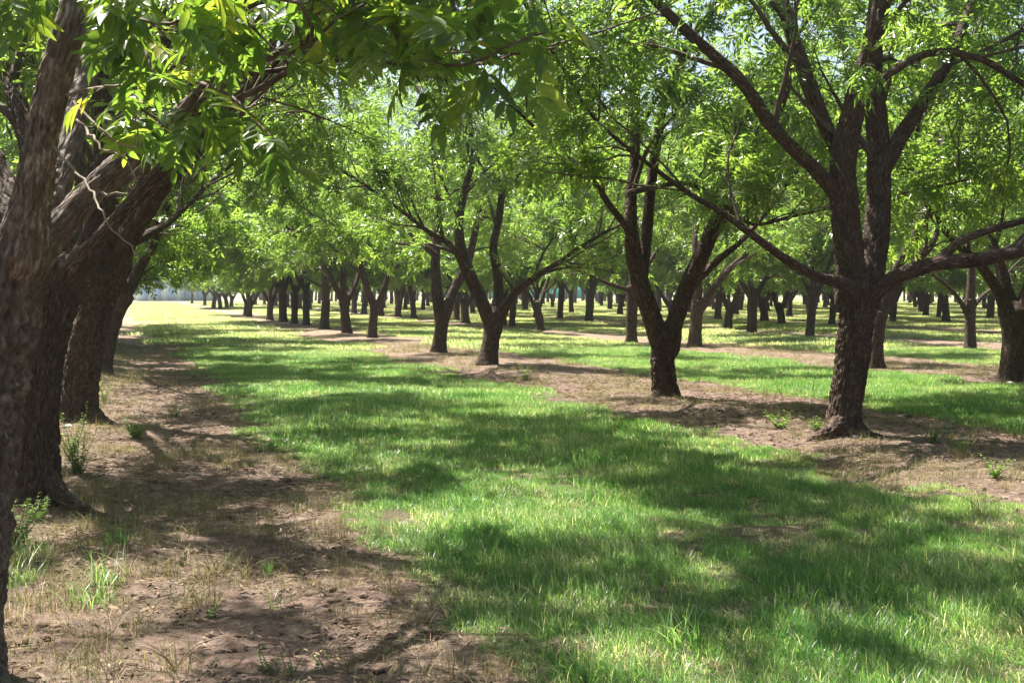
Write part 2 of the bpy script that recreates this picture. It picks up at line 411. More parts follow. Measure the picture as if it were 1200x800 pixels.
# ------------------------------------------------------------------ leaves
def leaf_frames(rs, org, dirs, droop=.35):
    """returns axis, side, normal for compound leaves"""
    d = dirs.copy(); d[:, 2] -= droop * rs.uniform(.3, 1.4, len(d)); d = nrm(d)
    up = np.array([0, 0, 1.0]) + rs.normal(0, .55, d.shape)
    side = nrm(np.cross(d, up)); nn = np.cross(side, d)
    return d, side, nn
def compound_leaves(rs, org, dirs, pairs=4, size=1.0, tint0=None, geo=None):
    M = len(org)
    if M == 0: return geo
    ax, sd_, nn = leaf_frames(rs, org, dirs)
    Lr = rs.uniform(.20, .32, M) * size
    if tint0 is None: tint0 = rs.uniform(0, 1, M)
    Vs, Ts = [], []
    ks = [(f, s) for f in np.linspace(.3, .9, pairs) for s in (-1, 1)] + [(1.0, 0)]
    for f, s in ks:
        o = org + ax * (Lr * f)[:, None] - nn * (Lr * f * f * .15)[:, None]
        ang = rs.uniform(.75, 1.15, M) if s else rs.normal(0, .15, M)
        d = ax * np.cos(ang)[:, None] + sd_ * (np.sin(ang) * (s if s else 1))[:, None] - nn * rs.uniform(-.1, .5, M)[:, None]
        d = nrm(d + rs.normal(0, .1, d.shape))
        ll = rs.uniform(.085, .135, M) * size * (1.0 if s else 1.15) * (4.6 / (pairs + .6)) ** .5
        w = ll * rs.uniform(.26, .36, M) * .5 * (1 + .2 * (4 - pairs))
        sv = nrm(np.cross(d, nn + rs.normal(0, .35, nn.shape)))
        n2v = np.cross(sv, d)
        mid = o + d * (ll * .45)[:, None]
        v = np.stack([o, mid + sv * w[:, None] + n2v * (w * .35)[:, None], o + d * ll[:, None] - n2v * (ll * .12)[:, None], mid - sv * w[:, None] + n2v * (w * .35)[:, None]], 1)
        Vs.append(v); Ts.append(np.repeat(np.clip(tint0 + rs.normal(0, .1, M), 0, 1)[:, None], 4, 1))
    V = np.stack(Vs, 1).reshape(-1, 3); Tn = np.stack(Ts, 1).reshape(-1)
    k = np.arange(len(V) // 4)[:, None] * 4
    F = np.concatenate([k + np.array([0, 1, 2]), k + np.array([0, 2, 3])])
    geo = geo or Geo(); geo.add(V, F, tint=Tn); return geo

# ------------------------------------------------------------------ branch growing
def interp_path(pts, rads, s):
    L = np.concatenate([[0], np.cumsum(np.linalg.norm(np.diff(pts, axis=0), axis=1))]); x = s * L[-1]
    p = np.array([np.interp(x, L, pts[:, k]) for k in range(3)])
    e = min(x + .05 * L[-1], L[-1]); b = max(e - .1 * L[-1], 0)
    q = np.array([np.interp(e, L, pts[:, k]) for k in range(3)]) - np.array([np.interp(b, L, pts[:, k]) for k in range(3)])
    return p, q / (np.linalg.norm(q) + 1e-9), np.interp(x, L, rads), L[-1]
def wander(rs, p, d, L, n, lift=.0, wob=.16, pull=None):
    pts = [p]; d = d / np.linalg.norm(d); st = L / n
    for i in range(n):
        d = d + rs.normal(0, wob, 3) + np.array([0, 0, lift])
        if pull is not None: d = d + pull
        d /= np.linalg.norm(d); pts.append(pts[-1] + d * st)
    return np.array(pts)
class Tree:
    """skeleton -> trunk, limb, branches, crown meshes (one object each)"""
    def __init__(s, seed, base, H=8.0, spread=3.8, dens=1.0, zmin=2.2, pairs=4, lsize=1.0):
        s.rs = np.random.RandomState(seed); s.base = np.asarray(base, float); s.H = H; s.spread = spread
        s.limbs = []; s.b2 = []; s.b3 = []; s.dens = dens; s.zmin = zmin; s.pairs = pairs; s.lsize = lsize; s.lo = []; s.ld = []; s.seed = seed
    def limb(s, pts, rads, extend=True, sub=None, lift=.07):
        pts = [np.asarray(p, float) for p in pts]; rads = list(rads); nraw = len(pts)
        if extend:
            d = pts[-1] - pts[-2]; d /= np.linalg.norm(d)
            p = pts[-1]; r = rads[-1]
            for i in range(12):
                rad = (p - s.base)[:2]; R = np.linalg.norm(rad)
                out = np.array([rad[0], rad[1], 0]) / (R + .3)
                k = .16 if R < s.spread * .7 else -.12
                d = d + out * k + np.array([0, 0, lift if p[2] < s.base[2] + s.H * .8 else -.22]) + s.rs.normal(0, .13, 3)
                if p[2] < s.base[2] + 3.6: d[2] = max(d[2], .12)
                d /= np.linalg.norm(d); p = p + d * .62; r = max(r * .85, .008)
                pts.append(p); rads.append(r)
                if p[2] > s.base[2] + s.H or R > s.spread * 1.15 or r <= .009: break
        L = (np.array(pts), np.array(rads)); s.limbs.append(L)
        pp, rr = L
        tot = np.linalg.norm(np.diff(pp, axis=0), axis=1).sum()
        n = int((sub if sub is not None else tot * 2.5) * s.dens * 1.35)
        for i in range(n):
            f = .12 + .88 * ((i + s.rs.uniform(0, 1)) / n) ** .85
            p, T, r, _ = interp_path(pp, rr, min(f, .99))
            az = s.rs.uniform(0, 2 * math.pi); ref = nrm(np.cross(T, np.array([.3, .2, 1.0]))); ref2 = np.cross(T, ref)
            perp = ref * math.cos(az) + ref2 * math.sin(az)
            ang = s.rs.uniform(.6, 1.15); d = T * math.cos(ang) + perp * math.sin(ang)
            rad = (p - s.base); out = np.array([rad[0], rad[1], 0]) / (np.linalg.norm(rad[:2]) + .5)
            d = nrm(d + out * .3 + np.array([0, 0, .12]))
            LL = s.rs.uniform(1.1, 2.3) * (1.15 - .5 * f); r0 = min(r * .55, .045)
            q = wander(s.rs, p, d, LL, 6, .035, .17)
            if q[:, 2].min() < s.base[2] + s.zmin - .25:
                q[:, 2] = q[0, 2] + np.abs(q[:, 2] - q[0, 2]) * .8
                if q[:, 2].max() < s.base[2] + s.zmin - .2: continue
            s.branch(q, np.linspace(r0, .006, 7))
        return L
    def branch(s, q, rad, nt_=None, draw=True):
        if draw: s.b2.append((q, rad))
        L = np.linalg.norm(np.diff(q, axis=0), axis=1).sum()
        n = nt_ if nt_ is not None else max(4, int(L * 6.2))
        for i in range(n):
            f = .2 + .8 * (i + s.rs.uniform(0, 1)) / n
            p, T, r, _ = interp_path(q, rad, min(f, .99))
            d = nrm(T * .65 + s.rs.normal(0, .62, 3) + np.array([0, 0, -.02]))
            l = s.rs.uniform(.35, .85)
            w = wander(s.rs, p, d, l, 3, -.02, .2)
            s.twig(w)
        s.twig(q[-3:], False)
    def twig(s, w, draw=True, k=None):
        if draw and w[:, 2].min() > s.base[2] + s.zmin - .5: s.b3.append(w)
        k = k or s.rs.randint(9, 14)
        for j in range(k):
            f = .25 + .75 * (j + s.rs.uniform(0, 1)) / k
            x = f * (len(w) - 1); a = min(int(x), len(w) - 2); p = w[a] * (1 - x + a) + w[a + 1] * (x - a)
            d = nrm(w[a + 1] - w[a]) * .7 + s.rs.normal(0, .6, 3)
            s.lo.append(p); s.ld.append(d)
    def leaf_arrays(s):
        o, d = np.array(s.lo), nrm(np.array(s.ld))
        zl = s.zmin + s.base[2] + .35 * n2(o[:, 0], o[:, 1], 1.1, 5 + s.seed % 7)
        k = o[:, 2] > zl
        o, d = o[k], d[k]
        # uneven outline: thin the foliage where a coarse noise is low
        m = (pnoise(o * .8 + s.seed) > -.42) & (pnoise(o * 1.9 + s.seed * 3) > (-.2 if 20 < s.seed < 30 else -.32)) & (pnoise(o * 4.6 + s.seed) > (-.05 if 20 < s.seed < 30 else -.22))
        return o[m], d[m]
    def tint(s, o):
        c = .38 + .35 * pnoise(o * 1.3 + 5 + s.seed) + s.rs.normal(0, .13, len(o)) + .08 * (s.rs.uniform(size=len(o)) > .9)
        return np.clip(c, 0, 1)
    def branch_geo(s, sides2=4, sides3=3):
        g = Geo()
        for i, (q, r) in enumerate(s.b2): tube(g, q, r, sides2, seed=i * .37, close=False)
        if s.b3:
            W = [w for w in s.b3 if len(w) == 4]
            W = [w for w in W if w[-1, 2] > s.base[2] + s.zmin]
            for w in W: tube(g, w, np.array([.0065, .005, .004, .0028]), sides3, close=False)
        return g

def inst(root, name='pecan_tree'):
    r = root.copy(); COL.objects.link(r)
    for ch in root.children:
        c = ch.copy(); COL.objects.link(c); c.parent = r
    return r

def finish_tree(T, trunk, label, group=None, mats=(M_BARK, M_BARK, M_LEAF), detail=0, extra=None, origin=None, branch_mat=None, lobes=None, roots=None, flare_a=.12):
    """detail: 0 generic, 1 mid, 2 near, 3 nearest"""
    o0 = np.array([T.base[0], T.base[1], T.base[2]])
    root = link('pecan_tree', None, label=label, category='tree'); root.location = o0
    if group: root['group'] = group
    sides = (14, 28, 120, 290)[detail]; step = (.16, .07, .018, .0075)[detail]; disp = (.016, .022, .036, .046)[detail]
    tp, tr = spline(trunk[0], trunk[1], step)
    rs = T.rs
    if lobes is None: lobes = [(a + rs.uniform(-.4, .4), rs.uniform(.05, .38)) for a in np.arange(5) * 1.257]
    g = Geo(); tube(g, tp, tr, sides, disp, T.seed * .13, dict(lobes=lobes, a=flare_a, h=.10), T.base[2], lump=.10, furrow=(1, 1, .78, .9)[detail], plates=detail > 1)
    link('trunk', g.mesh('trunk', mats[0], True, o0), root)
    for i, (p, r) in enumerate(T.limbs):
        r = r.copy(); r[0] *= 1.06
        d0 = nrm(p[1] - p[0]); j = int(np.argmin(np.linalg.norm(tp - p[0], axis=1))); w0 = p[0] - d0 * r[0] * 1.3
        if np.linalg.norm(tp[j] - p[0]) < tr[j] * 2: w0 = w0 * .45 + (tp[j] - d0 * r[0] * 1.3) * .55
        p = np.vstack([w0, p]); r = np.concatenate([[r[0] * .4], r])
        sp, sr = spline(p, r, step * 1.25, detail > 0)
        g = Geo(); sd_ = max(8, int(sides * min(1, r[0] / max(tr.mean(), .05) * 1.0)))
        tube(g, sp, sr, sd_, disp * min(1, r[0] / .12) * .85, T.seed * .13 + i + 1, lump=.10, plates=detail > 1)
        link('limb', g.mesh('limb', mats[1], True, o0), root)
    for p, r in (roots or []):
        sp, sr = spline(p, r, step * 1.2); g = Geo(); tube(g, sp, sr, max(10, sides // 3), disp * .5, i + 7.7, lump=.15)
        link('root', g.mesh('root', mats[1], True, o0), root)
    g = T.branch_geo()
    link('branches', g.mesh('branches', branch_mat or M_TWIG, False, o0), root, kind='stuff')
    o, d = T.leaf_arrays()
    if extra is not None: o, d = extra(o, d)
    g = compound_leaves(rs, o, d, T.pairs, T.lsize, T.tint(o))
    link('crown', g.mesh('crown', mats[2], False, o0), root, kind='stuff')
    return root

NTRIS = []
# ------------------------------------------------------------------ generic tree kinds (local origin)
def generic(seed):
    rs = np.random.RandomState(100 + seed)
    T = Tree(100 + seed, (0, 0, 0), H=rs.uniform(9.6, 11.8), spread=rs.uniform(2.6, 3.3), dens=1.45, zmin=2.05, pairs=3, lsize=1.15)
    hf = rs.uniform(1.0, 1.95); lean = rs.normal(0, .12, 2); r0 = rs.uniform(.165, .215)
    top = np.array([lean[0], lean[1], hf])
    trunk = ([(0, 0, -.15), (lean[0] * .2, lean[1] * .2, .4), top * np.array([.8, .8, .8]), top + np.array([0, 0, .12])], [r0 * 1.05, r0 * .95, r0 * .95, r0 * .9])
    k = 2 + (seed % 3)
    a0 = rs.uniform(0, 6.28)
    for i in range(k):
        a = a0 + i * 6.283 / k + rs.normal(0, .3); tl = rs.uniform(.35, .75)
        d = np.array([math.cos(a) * tl, math.sin(a) * tl, 1.0]); d /= np.linalg.norm(d)
        r = r0 * rs.uniform(.55, .72)
        p0 = top + np.array([math.cos(a), math.sin(a), 0]) * r0 * .25 - np.array([0, 0, .25])
        p1 = p0 + d * .6; p2 = p1 + nrm(d + rs.normal(0, .12, 3) + np.array([0, 0, .1])) * .9; p3 = p2 + nrm(d + rs.normal(0, .2, 3)) * .9
        T.limb([p0, p1, p2, p3], [r, r * .85, r * .68, r * .5], sub=13)
        # secondary limb that forks off and spreads wide
        a2 = a + rs.normal(0, .7); d2 = nrm(np.array([math.cos(a2) * 1.2, math.sin(a2) * 1.2, .55]))
        T.limb([p1 + (p2 - p1) * .3, p1 + (p2 - p1) * .3 + d2 * .5, p1 + (p2 - p1) * .3 + d2 * 1.2 + np.array([0, 0, .1])], [r * .5, r * .4, r * .3], sub=10, lift=.03)
    return finish_tree(T, trunk, 'x', mats=(M_BARK_FAR, M_BARK_FAR, M_LEAF))
KINDS = [generic(i) for i in range(6)]
print('generic done', time.time() - T0)

# ------------------------------------------------------------------ the trees the photograph shows one by one
HERO = []         # (x, y) occupied spots
def hero(seed, base_px, trunk_px, limbs_px, label, detail=1, H=10.6, spread=3.4, dens=1.3, roots_px=None, lobes=None, zmin=2.3, extra=None, pairs=4, dz=None, Y=None, ext=None, sub=None, lsize=1.0, flare_a=.12):
    """trunk_px: [(px,py,width_px,depth offset)], the same for each limb"""
    gx, gy = G(*base_px)
    if Y is None: Y = gy
    gz = float(ground_h(gx, gy)[0])
    HERO.append((gx, gy))
    conv = lambda L: ([P(q[0], q[1], Y + (q[3] if len(q) > 3 else 0)) for q in L], [q[2] * .5 * (Y + (q[3] if len(q) > 3 else 0)) / FPX for q in L])
    tp, tr = conv(trunk_px)
    tp = [np.array([tp[0][0], tp[0][1], gz - .12])] + tp; tr = [tr[0]] + tr
    T = Tree(seed, (gx, gy, gz), H, spread, dens, zmin, pairs, lsize)
    for k, L in enumerate(limbs_px):
        a, b = conv(L); T.limb(a, b, extend=(ext is None or ext[k]), sub=None if sub is None else sub)
    roots = []
    for L in (roots_px or []):
        a, b = conv(L); roots.append((a, b))
    return T, (tp, tr), label, detail, roots, lobes, extra, flare_a
def hb(h, mats=None):
    T, trunk, label, detail, roots, lobes, extra, fa = h
    return finish_tree(T, trunk, label, detail=detail, roots=roots, lobes=lobes, extra=extra, mats=mats or (M_BARK, M_BARK, M_LEAF), flare_a=fa)

# tree A, the big one at right of centre
hb(hero(1, (990, 511), [(990, 508, 42.1, 0), (991, 470, 35.9, 0), (998, 430, 37.4, 0), (1002, 385, 39.0, 0), (1006, 345, 45.2, 0), (1010, 322, 40.6, .03)], [
    [(1000, 350, 39.0, 0), (996, 300, 34.3, 0), (990, 240, 31.2, -.05), (989, 180, 29.6, -.1), (1003, 120, 25.0, -.1), (1020, 60, 21.8, -.1), (1034, 0, 19.5, 0), (1040, -60, 17.2, .1)],
    [(1014, 350, 34.3, .12), (1026, 290, 29.6, .3), (1030, 230, 28.1, .4), (1029, 160, 25.7, .5), (1022, 80, 22.6, .6), (1030, -10, 18.7, .8)],
    [(992, 250, 20.3, -.05), (968, 212, 16.4, -.15), (908, 152, 16.1, -.35), (868, 95, 14.2, -.6), (814, 45, 12.3, -.8), (775, 8, 11.4, -1.0), (740, -30, 9.5, -1.2)],
    [(990, 196, 20.3, 0), (972, 158, 17.2, .1), (950, 105, 18.1, .2), (932, 54, 17.1, .4), (918, 5, 16.1, .6), (900, -60, 13.3, .9)],
    [(1000, 338, 19.0, -.12), (984, 331, 16.1, -.2), (958, 324, 12.3, -.3), (928, 308, 10.4, -.45), (895, 285, 9.5, -.55), (847, 250, 7.6, -.7), (805, 225, 5.7, -.8)],
    [(1008, 362, 26.5, -.05), (1024, 345, 18.7, -.15), (1050, 325, 18.1, -.3), (1097, 309, 17.1, -.5), (1145, 304, 16.1, -.6), (1205, 293, 13.3, -.7), (1260, 280, 11.4, -.8)],
    [(1098, 309, 13.3, -.5), (1124, 284, 10.4, -.5), (1158, 270, 9.5, -.4), (1205, 257, 8.5, -.3)],
    [(1033, 200, 20.3, .4), (1057, 158, 18.1, .4), (1082, 120, 16.1, .4), (1105, 82, 14.2, .5), (1128, 30, 12.3, .8)],
    [(1000, 128, 17.1, -.1), (1040, 88, 9.5, -.3), (1092, 62, 8.5, -.4), (1150, 70, 7.6, -.4), (1205, 100, 6.6, -.3)],
    ], 'large dark pecan tree with long low limbs reaching both ways, nearest right of the grass', detail=2, H=10.6, spread=4.2, dens=1.7,
    roots_px=[[(985, 498, 26, -.1), (972, 506, 18, -.18), (958, 513, 10, -.26), (945, 518, 5, -.3)], [(1002, 502, 20, -.1), (1022, 512, 13, -.2), (1060, 521, 8, -.3), (1090, 527, 5, -.3)]],
    lobes=[(2.9, .45), (.2, .25), (-1.6, .3), (1.5, .2)], zmin=2.9, sub=9))
print('A', time.time() - T0)
# tree B
hb(hero(2, (779, 467), [(779, 464, 28.2, 0), (777, 430, 26.4, 0), (778, 405, 29.0, 0), (779, 388, 35.2, 0)], [
    [(774, 402, 22.9, 0), (762, 365, 22.9, 0), (751, 335, 22.0, 0), (743, 300, 19.4, 0), (739, 262, 15.0, 0), (740, 225, 13.2, .1), (744, 180, 11.4, .2), (744, 112, 10.6, .3), (738, 8, 8.8, .6)],
    [(752, 320, 15.8, .2), (758, 270, 13.2, .3), (762, 225, 12.3, .35), (768, 180, 11.4, .4), (777, 127, 10.6, .4), (796, 86, 8.8, .3), (806, 50, 7.9, .3), (830, 20, 7.0, .4)],
    [(743, 282, 10.6, -.1), (731, 262, 8.8, -.3), (714, 240, 7.9, -.5), (687, 202, 7.0, -.8), (657, 180, 6.2, -1.1), (631, 154, 4.4, -1.3)],
    [(783, 408, 26.4, 0), (792, 375, 21.1, -.05), (806, 335, 20.2, -.1), (822, 300, 18.5, -.2), (841, 252, 16.7, -.3), (856, 210, 15.0, -.3), (888, 175, 13.2, -.3), (914, 130, 11.4, -.2), (927, 67, 10.6, 0)],
    [(802, 345, 15.8, .1), (820, 325, 9.7, .2), (842, 304, 7.9, .3), (868, 283, 6.2, .4), (897, 250, 5.3, .6)],
    [(741, 225, 7.0, -.1), (800, 215, 5.3, -.5), (838, 232, 5.3, -.8), (880, 262, 4.4, -1.0)],
    ], 'dark pecan tree forking low into two leaning stems, second right of the grass', detail=2, zmin=2.6, sub=10))
print('B', time.time() - T0)
hb(hero(3, (570, 429), [(571, 426, 22.9, 0), (575, 400, 20.2, 0), (578, 380, 22.9, 0), (578, 366, 26.4, 0)], [
    [(574, 376, 17.6, 0), (563, 350, 16.7, -.1), (549, 320, 16.7, -.2), (541, 296, 14.1, -.2), (538, 262, 10.6, -.1), (545, 220, 7.9, .1)],
    [(580, 372, 17.6, .1), (584, 345, 12.3, .2), (583, 320, 11.4, .3), (578, 290, 9.7, .3), (585, 255, 8.8, .4), (590, 200, 7.0, .5)],
    [(582, 374, 17.6, 0), (592, 360, 12.3, -.1), (605, 341, 10.6, -.3), (622, 328, 8.8, -.5), (647, 312, 6.2, -.8), (680, 290, 4.4, -1.1)],
    [(543, 305, 10.6, -.2), (525, 285, 7.0, -.5), (500, 270, 5.3, -.8)],
    ], 'black leaning pecan trunk spreading into three stems like a hand, beside the lane', detail=1, zmin=2.0, sub=12))
hb(hero(4, (515, 414), [(514, 411, 17.6, 0), (517, 385, 15.8, 0), (519, 366, 19.4, 0)], [
    [(516, 372, 14.1, 0), (512, 340, 14.1, 0), (510, 312, 12.3, 0), (511, 290, 11.4, .1), (514, 238, 7.9, .2), (510, 200, 6.2, .3)],
    [(521, 370, 14.1, 0), (531, 342, 11.4, 0), (546, 312, 10.6, .1), (553, 288, 8.8, .2), (562, 250, 7.0, .4)],
    [(511, 300, 7.9, -.1), (490, 285, 5.3, -.5), (468, 284, 3.5, -.9)],
    ], 'Y-shaped pecan tree with greyer trunk just left of the black leaning one', detail=1, zmin=2.1, sub=13))
hb(hero(5, (436, 396), [(436, 394, 10.6, 0), (438, 370, 9.7, 0), (440, 354, 12.3, 0)], [
    [(438, 360, 7.9, 0), (428, 330, 7.9, 0), (419, 298, 7.0, 0), (414, 264, 6.2, .1)], [(442, 360, 7.9, 0), (453, 330, 7.0, 0), (459, 302, 6.2, 0), (466, 280, 5.3, .2)],
    [(425, 322, 4.4, 0), (405, 305, 3.5, -.4), (390, 290, 2.6, -.8)], [(456, 320, 4.4, 0), (480, 300, 3.5, .4), (500, 280, 2.6, .8)]],
    'slim V-forked pecan tree standing alone in front of the dark clump of trunks', detail=1, zmin=2.2, sub=11))
hb(hero(6, (406, 391), [(406, 389, 11.4, 0), (404, 365, 10.6, 0), (404, 350, 13.2, 0)], [
    [(403, 355, 8.8, 0), (402, 325, 7.9, 0), (400, 300, 6.2, .1)], [(401, 352, 7.0, 0), (385, 320, 6.2, -.2), (368, 300, 4.4, -.6)], [(407, 352, 7.0, 0), (418, 330, 5.3, .3), (425, 300, 4.4, .6)]],
    'thick straight pecan tree close beside the slim V-forked one', detail=1, zmin=2.2, sub=11))
# third row, right part
hb(hero(7, (1187, 447), [(1187, 444, 29.9, 0), (1189, 410, 29.9, 0), (1190, 380, 33.4, 0), (1190, 362, 37.0, 0)], [
    [(1184, 375, 21.1, 0), (1172, 345, 15.0, -.1), (1156, 320, 12.3, -.3), (1140, 302, 10.6, -.5), (1115, 280, 7.9, -.8)],
    [(1188, 372, 21.1, .1), (1178, 335, 15.0, .2), (1170, 305, 12.3, .3), (1155, 260, 10.6, .5), (1150, 200, 8.8, .7)],
    [(1194, 372, 22.9, 0), (1208, 335, 17.6, 0), (1222, 290, 14.1, 0), (1225, 220, 11.4, .1)],
    [(1145, 305, 8.8, -.5), (1100, 262, 7.0, -.3), (1080, 230, 6.2, 0), (1100, 180, 5.3, .2)],
    ], 'stout pecan tree cut off by the right edge with a pale stone at its foot', detail=1, zmin=2.3, sub=12))
hb(hero(8, (1026, 430), [(1026, 427, 17.6, 0), (1028, 395, 15.8, 0), (1031, 365, 16.7, 0)], [
    [(1031, 375, 14.1, 0), (1040, 340, 13.2, 0), (1052, 312, 11.4, 0), (1070, 280, 10.6, -.1), (1086, 250, 8.8, -.1), (1090, 190, 7.0, .1)],
    [(1034, 370, 10.6, .2), (1060, 320, 8.8, .5), (1090, 290, 7.0, .8), (1110, 240, 6.2, 1.)], [(1030, 360, 10.6, 0), (1022, 330, 7.9, .3), (1010, 290, 6.2, .6)]],
    'pecan tree right behind the big dark tree, its stems leaning right', detail=1, zmin=2.6, sub=12))
hb(hero(9, (740, 401), [(740, 398, 13.2, 0), (740, 365, 11.4, 0), (741, 335, 12.3, 0)], [
    [(741, 342, 9.7, 0), (742, 310, 7.9, 0), (740, 280, 6.2, 0)], [(739, 340, 6.2, 0), (715, 333, 4.4, -.3), (690, 322, 3.5, -.6), (665, 312, 2.6, -.9)], [(743, 340, 7.0, 0), (760, 310, 5.3, .3), (775, 285, 4.4, .5)]],
    'straight single-stemmed pecan tree left of the low-forking dark one', detail=1, zmin=2.3, sub=12))
hb(hero(10, (815, 407), [(814, 404, 15.8, 0), (816, 375, 14.1, 0), (819, 352, 16.7, 0)], [
    [(817, 358, 12.3, 0), (818, 325, 9.7, 0), (814, 290, 7.0, .2)], [(822, 360, 10.6, 0), (838, 335, 7.9, -.2), (855, 315, 7.0, -.4), (872, 300, 5.3, -.6)]],
    'short pecan tree forking right in the gap between the two big dark trees', detail=1, zmin=2.3, sub=12))
hb(hero(11, (1137, 409), [(1137, 406, 13.2, 0), (1137, 375, 12.3, 0), (1137, 350, 13.2, 0)], [
    [(1137, 356, 11.4, 0), (1138, 325, 9.7, 0), (1140, 290, 7.9, 0)], [(1134, 368, 7.0, 0), (1122, 348, 5.3, -.2), (1110, 335, 4.4, -.4)], [(1140, 360, 6.2, 0), (1152, 346, 4.4, .2), (1168, 335, 3.5, .4)]],
    'pecan tree with a small low limb each side, left of the edge tree', detail=1, zmin=2.4, sub=12))
print('heroes', time.time() - T0)

# ---- left row
def clear_mid(o, d):
    k = (np.hypot(o[:, 0], o[:, 1]) > 2.5) & (o[:, 2] > 1.9 + .09 * o[:, 1])
    return o[k], d[k]
def clear_cam(o, d):
    k = ~((np.hypot(o[:, 0], o[:, 1]) < 1.6))
    px, py = pix(o); return o[k], d[k]
def clear_near(o, d):                 # nothing hanging low over the lane near the lens
    lim = 1.95 + .205 * o[:, 1] + .12 * n2(o[:, 0], o[:, 1], 2.2, 8)
    n, t = to_nt(o[:, 0], o[:, 1])
    k = (np.hypot(o[:, 0], o[:, 1]) > 1.5) & (o[:, 2] > lim)
    return o[k], d[k]
def clear_l2(o, d):
    n, t = to_nt(o[:, 0], o[:, 1])
    k = (np.hypot(o[:, 0], o[:, 1]) > 2.5) & (o[:, 2] > 1.9 + .09 * o[:, 1]) & ((n < .3) | (o[:, 2] > 1.75 + .25 * o[:, 1]))
    return o[k], d[k]
M_LT = (M_BARK, M_BARK, M_LEAF)
hL2 = hero(22, (50, 592), [(46, 586, 52, 0), (45, 540, 46, 0), (47, 480, 42, 0), (54, 410, 42, 0), (66, 350, 46, 0), (76, 310, 44, 0)], [
    [(76, 335, 34, 0), (108, 280, 28, 0), (121, 230, 26, 0), (124, 170, 27, .1), (118, 100, 24, .2), (125, 20, 20, .3)],
    [(80, 335, 40, .2), (70, 270, 30, .4), (45, 200, 26, .6), (20, 120, 22, .9)],
    [(80, 325, 30, .3), (95, 250, 24, 1.0), (118, 190, 20, 1.7), (150, 120, 16, 2.3)],
    [(78, 322, 23.8, -.1), (132, 262, 17.0, -.2), (185, 205, 18.7, -.3), (230, 160, 15.3, -.4), (285, 110, 12.8, -.5), (340, 60, 10.2, -.6)],
    ], 'second pecan tree of the left row with a pale root running out over the dirt', detail=2, zmin=2.6,
    roots_px=[[(58, 562, 24, -.05), (76, 584, 17, -.2), (94, 594, 12, -.32), (112, 601, 8, -.42), (132, 607, 3, -.5)]], lobes=[(-.5, .6), (2.6, .35), (-2.2, .3)], extra=clear_l2, spread=4.6, H=8.8, dens=1.15, sub=16)
rL2 = hb(hL2)
M3 = (M_BARK, M_BARK, M_LEAF)
rL3 = hb(hero(23, (97, 496), [(92, 492, 44, 0), (94, 450, 40, 0), (102, 400, 38, 0), (115, 350, 38, 0), (127, 320, 42, 0)], [
    [(122, 338, 32, 0), (128, 290, 25, 0), (124, 240, 22, 0), (130, 180, 19, .2), (140, 110, 16, .4)],
    [(128, 335, 32, 0), (146, 290, 22, -.1), (168, 255, 18, -.2), (195, 215, 15, -.3), (225, 185, 13, -.4), (262, 140, 11, -.4), (300, 95, 9, -.4)],
    [(120, 335, 24, .1), (104, 280, 18, -.3), (96, 220, 15, -.9), (90, 150, 12, -1.6)],
    [(126, 335, 24, .2), (140, 270, 18, .9), (165, 215, 14, 1.7), (180, 150, 11, 2.3)],
    [(150, 285, 15, .2), (172, 275, 11, .6), (196, 262, 8, 1.0), (215, 245, 6, 1.4)]],
    'third pecan trunk of the left row leaning over the dirt strip', detail=2, zmin=2.2, extra=clear_mid, spread=4.4, H=8.6, dens=1.3, sub=16,
    roots_px=[[(108, 486, 20, -.1), (122, 494, 12, -.3), (136, 499, 6, -.5)]]))
rL4 = hb(hero(24, (120, 440), [(120, 437, 24, 0), (126, 400, 20, 0), (138, 365, 18, 0), (148, 345, 20, 0)], [
    [(144, 355, 15, 0), (160, 320, 12, 0), (180, 285, 10, 0), (192, 250, 8, 0), (215, 200, 7, .2)],
    [(147, 350, 14, .2), (150, 300, 11, .4), (158, 240, 9, .6)], [(146, 350, 12, 0), (140, 310, 10, -.5), (138, 260, 8, -1.2)], [(148, 348, 12, .2), (168, 310, 9, 1.0), (185, 270, 7, 1.9)]],
    'slender fourth pecan trunk of the left row leaning strongly right', detail=1, zmin=2.2, sub=16))
print('left', time.time() - T0)

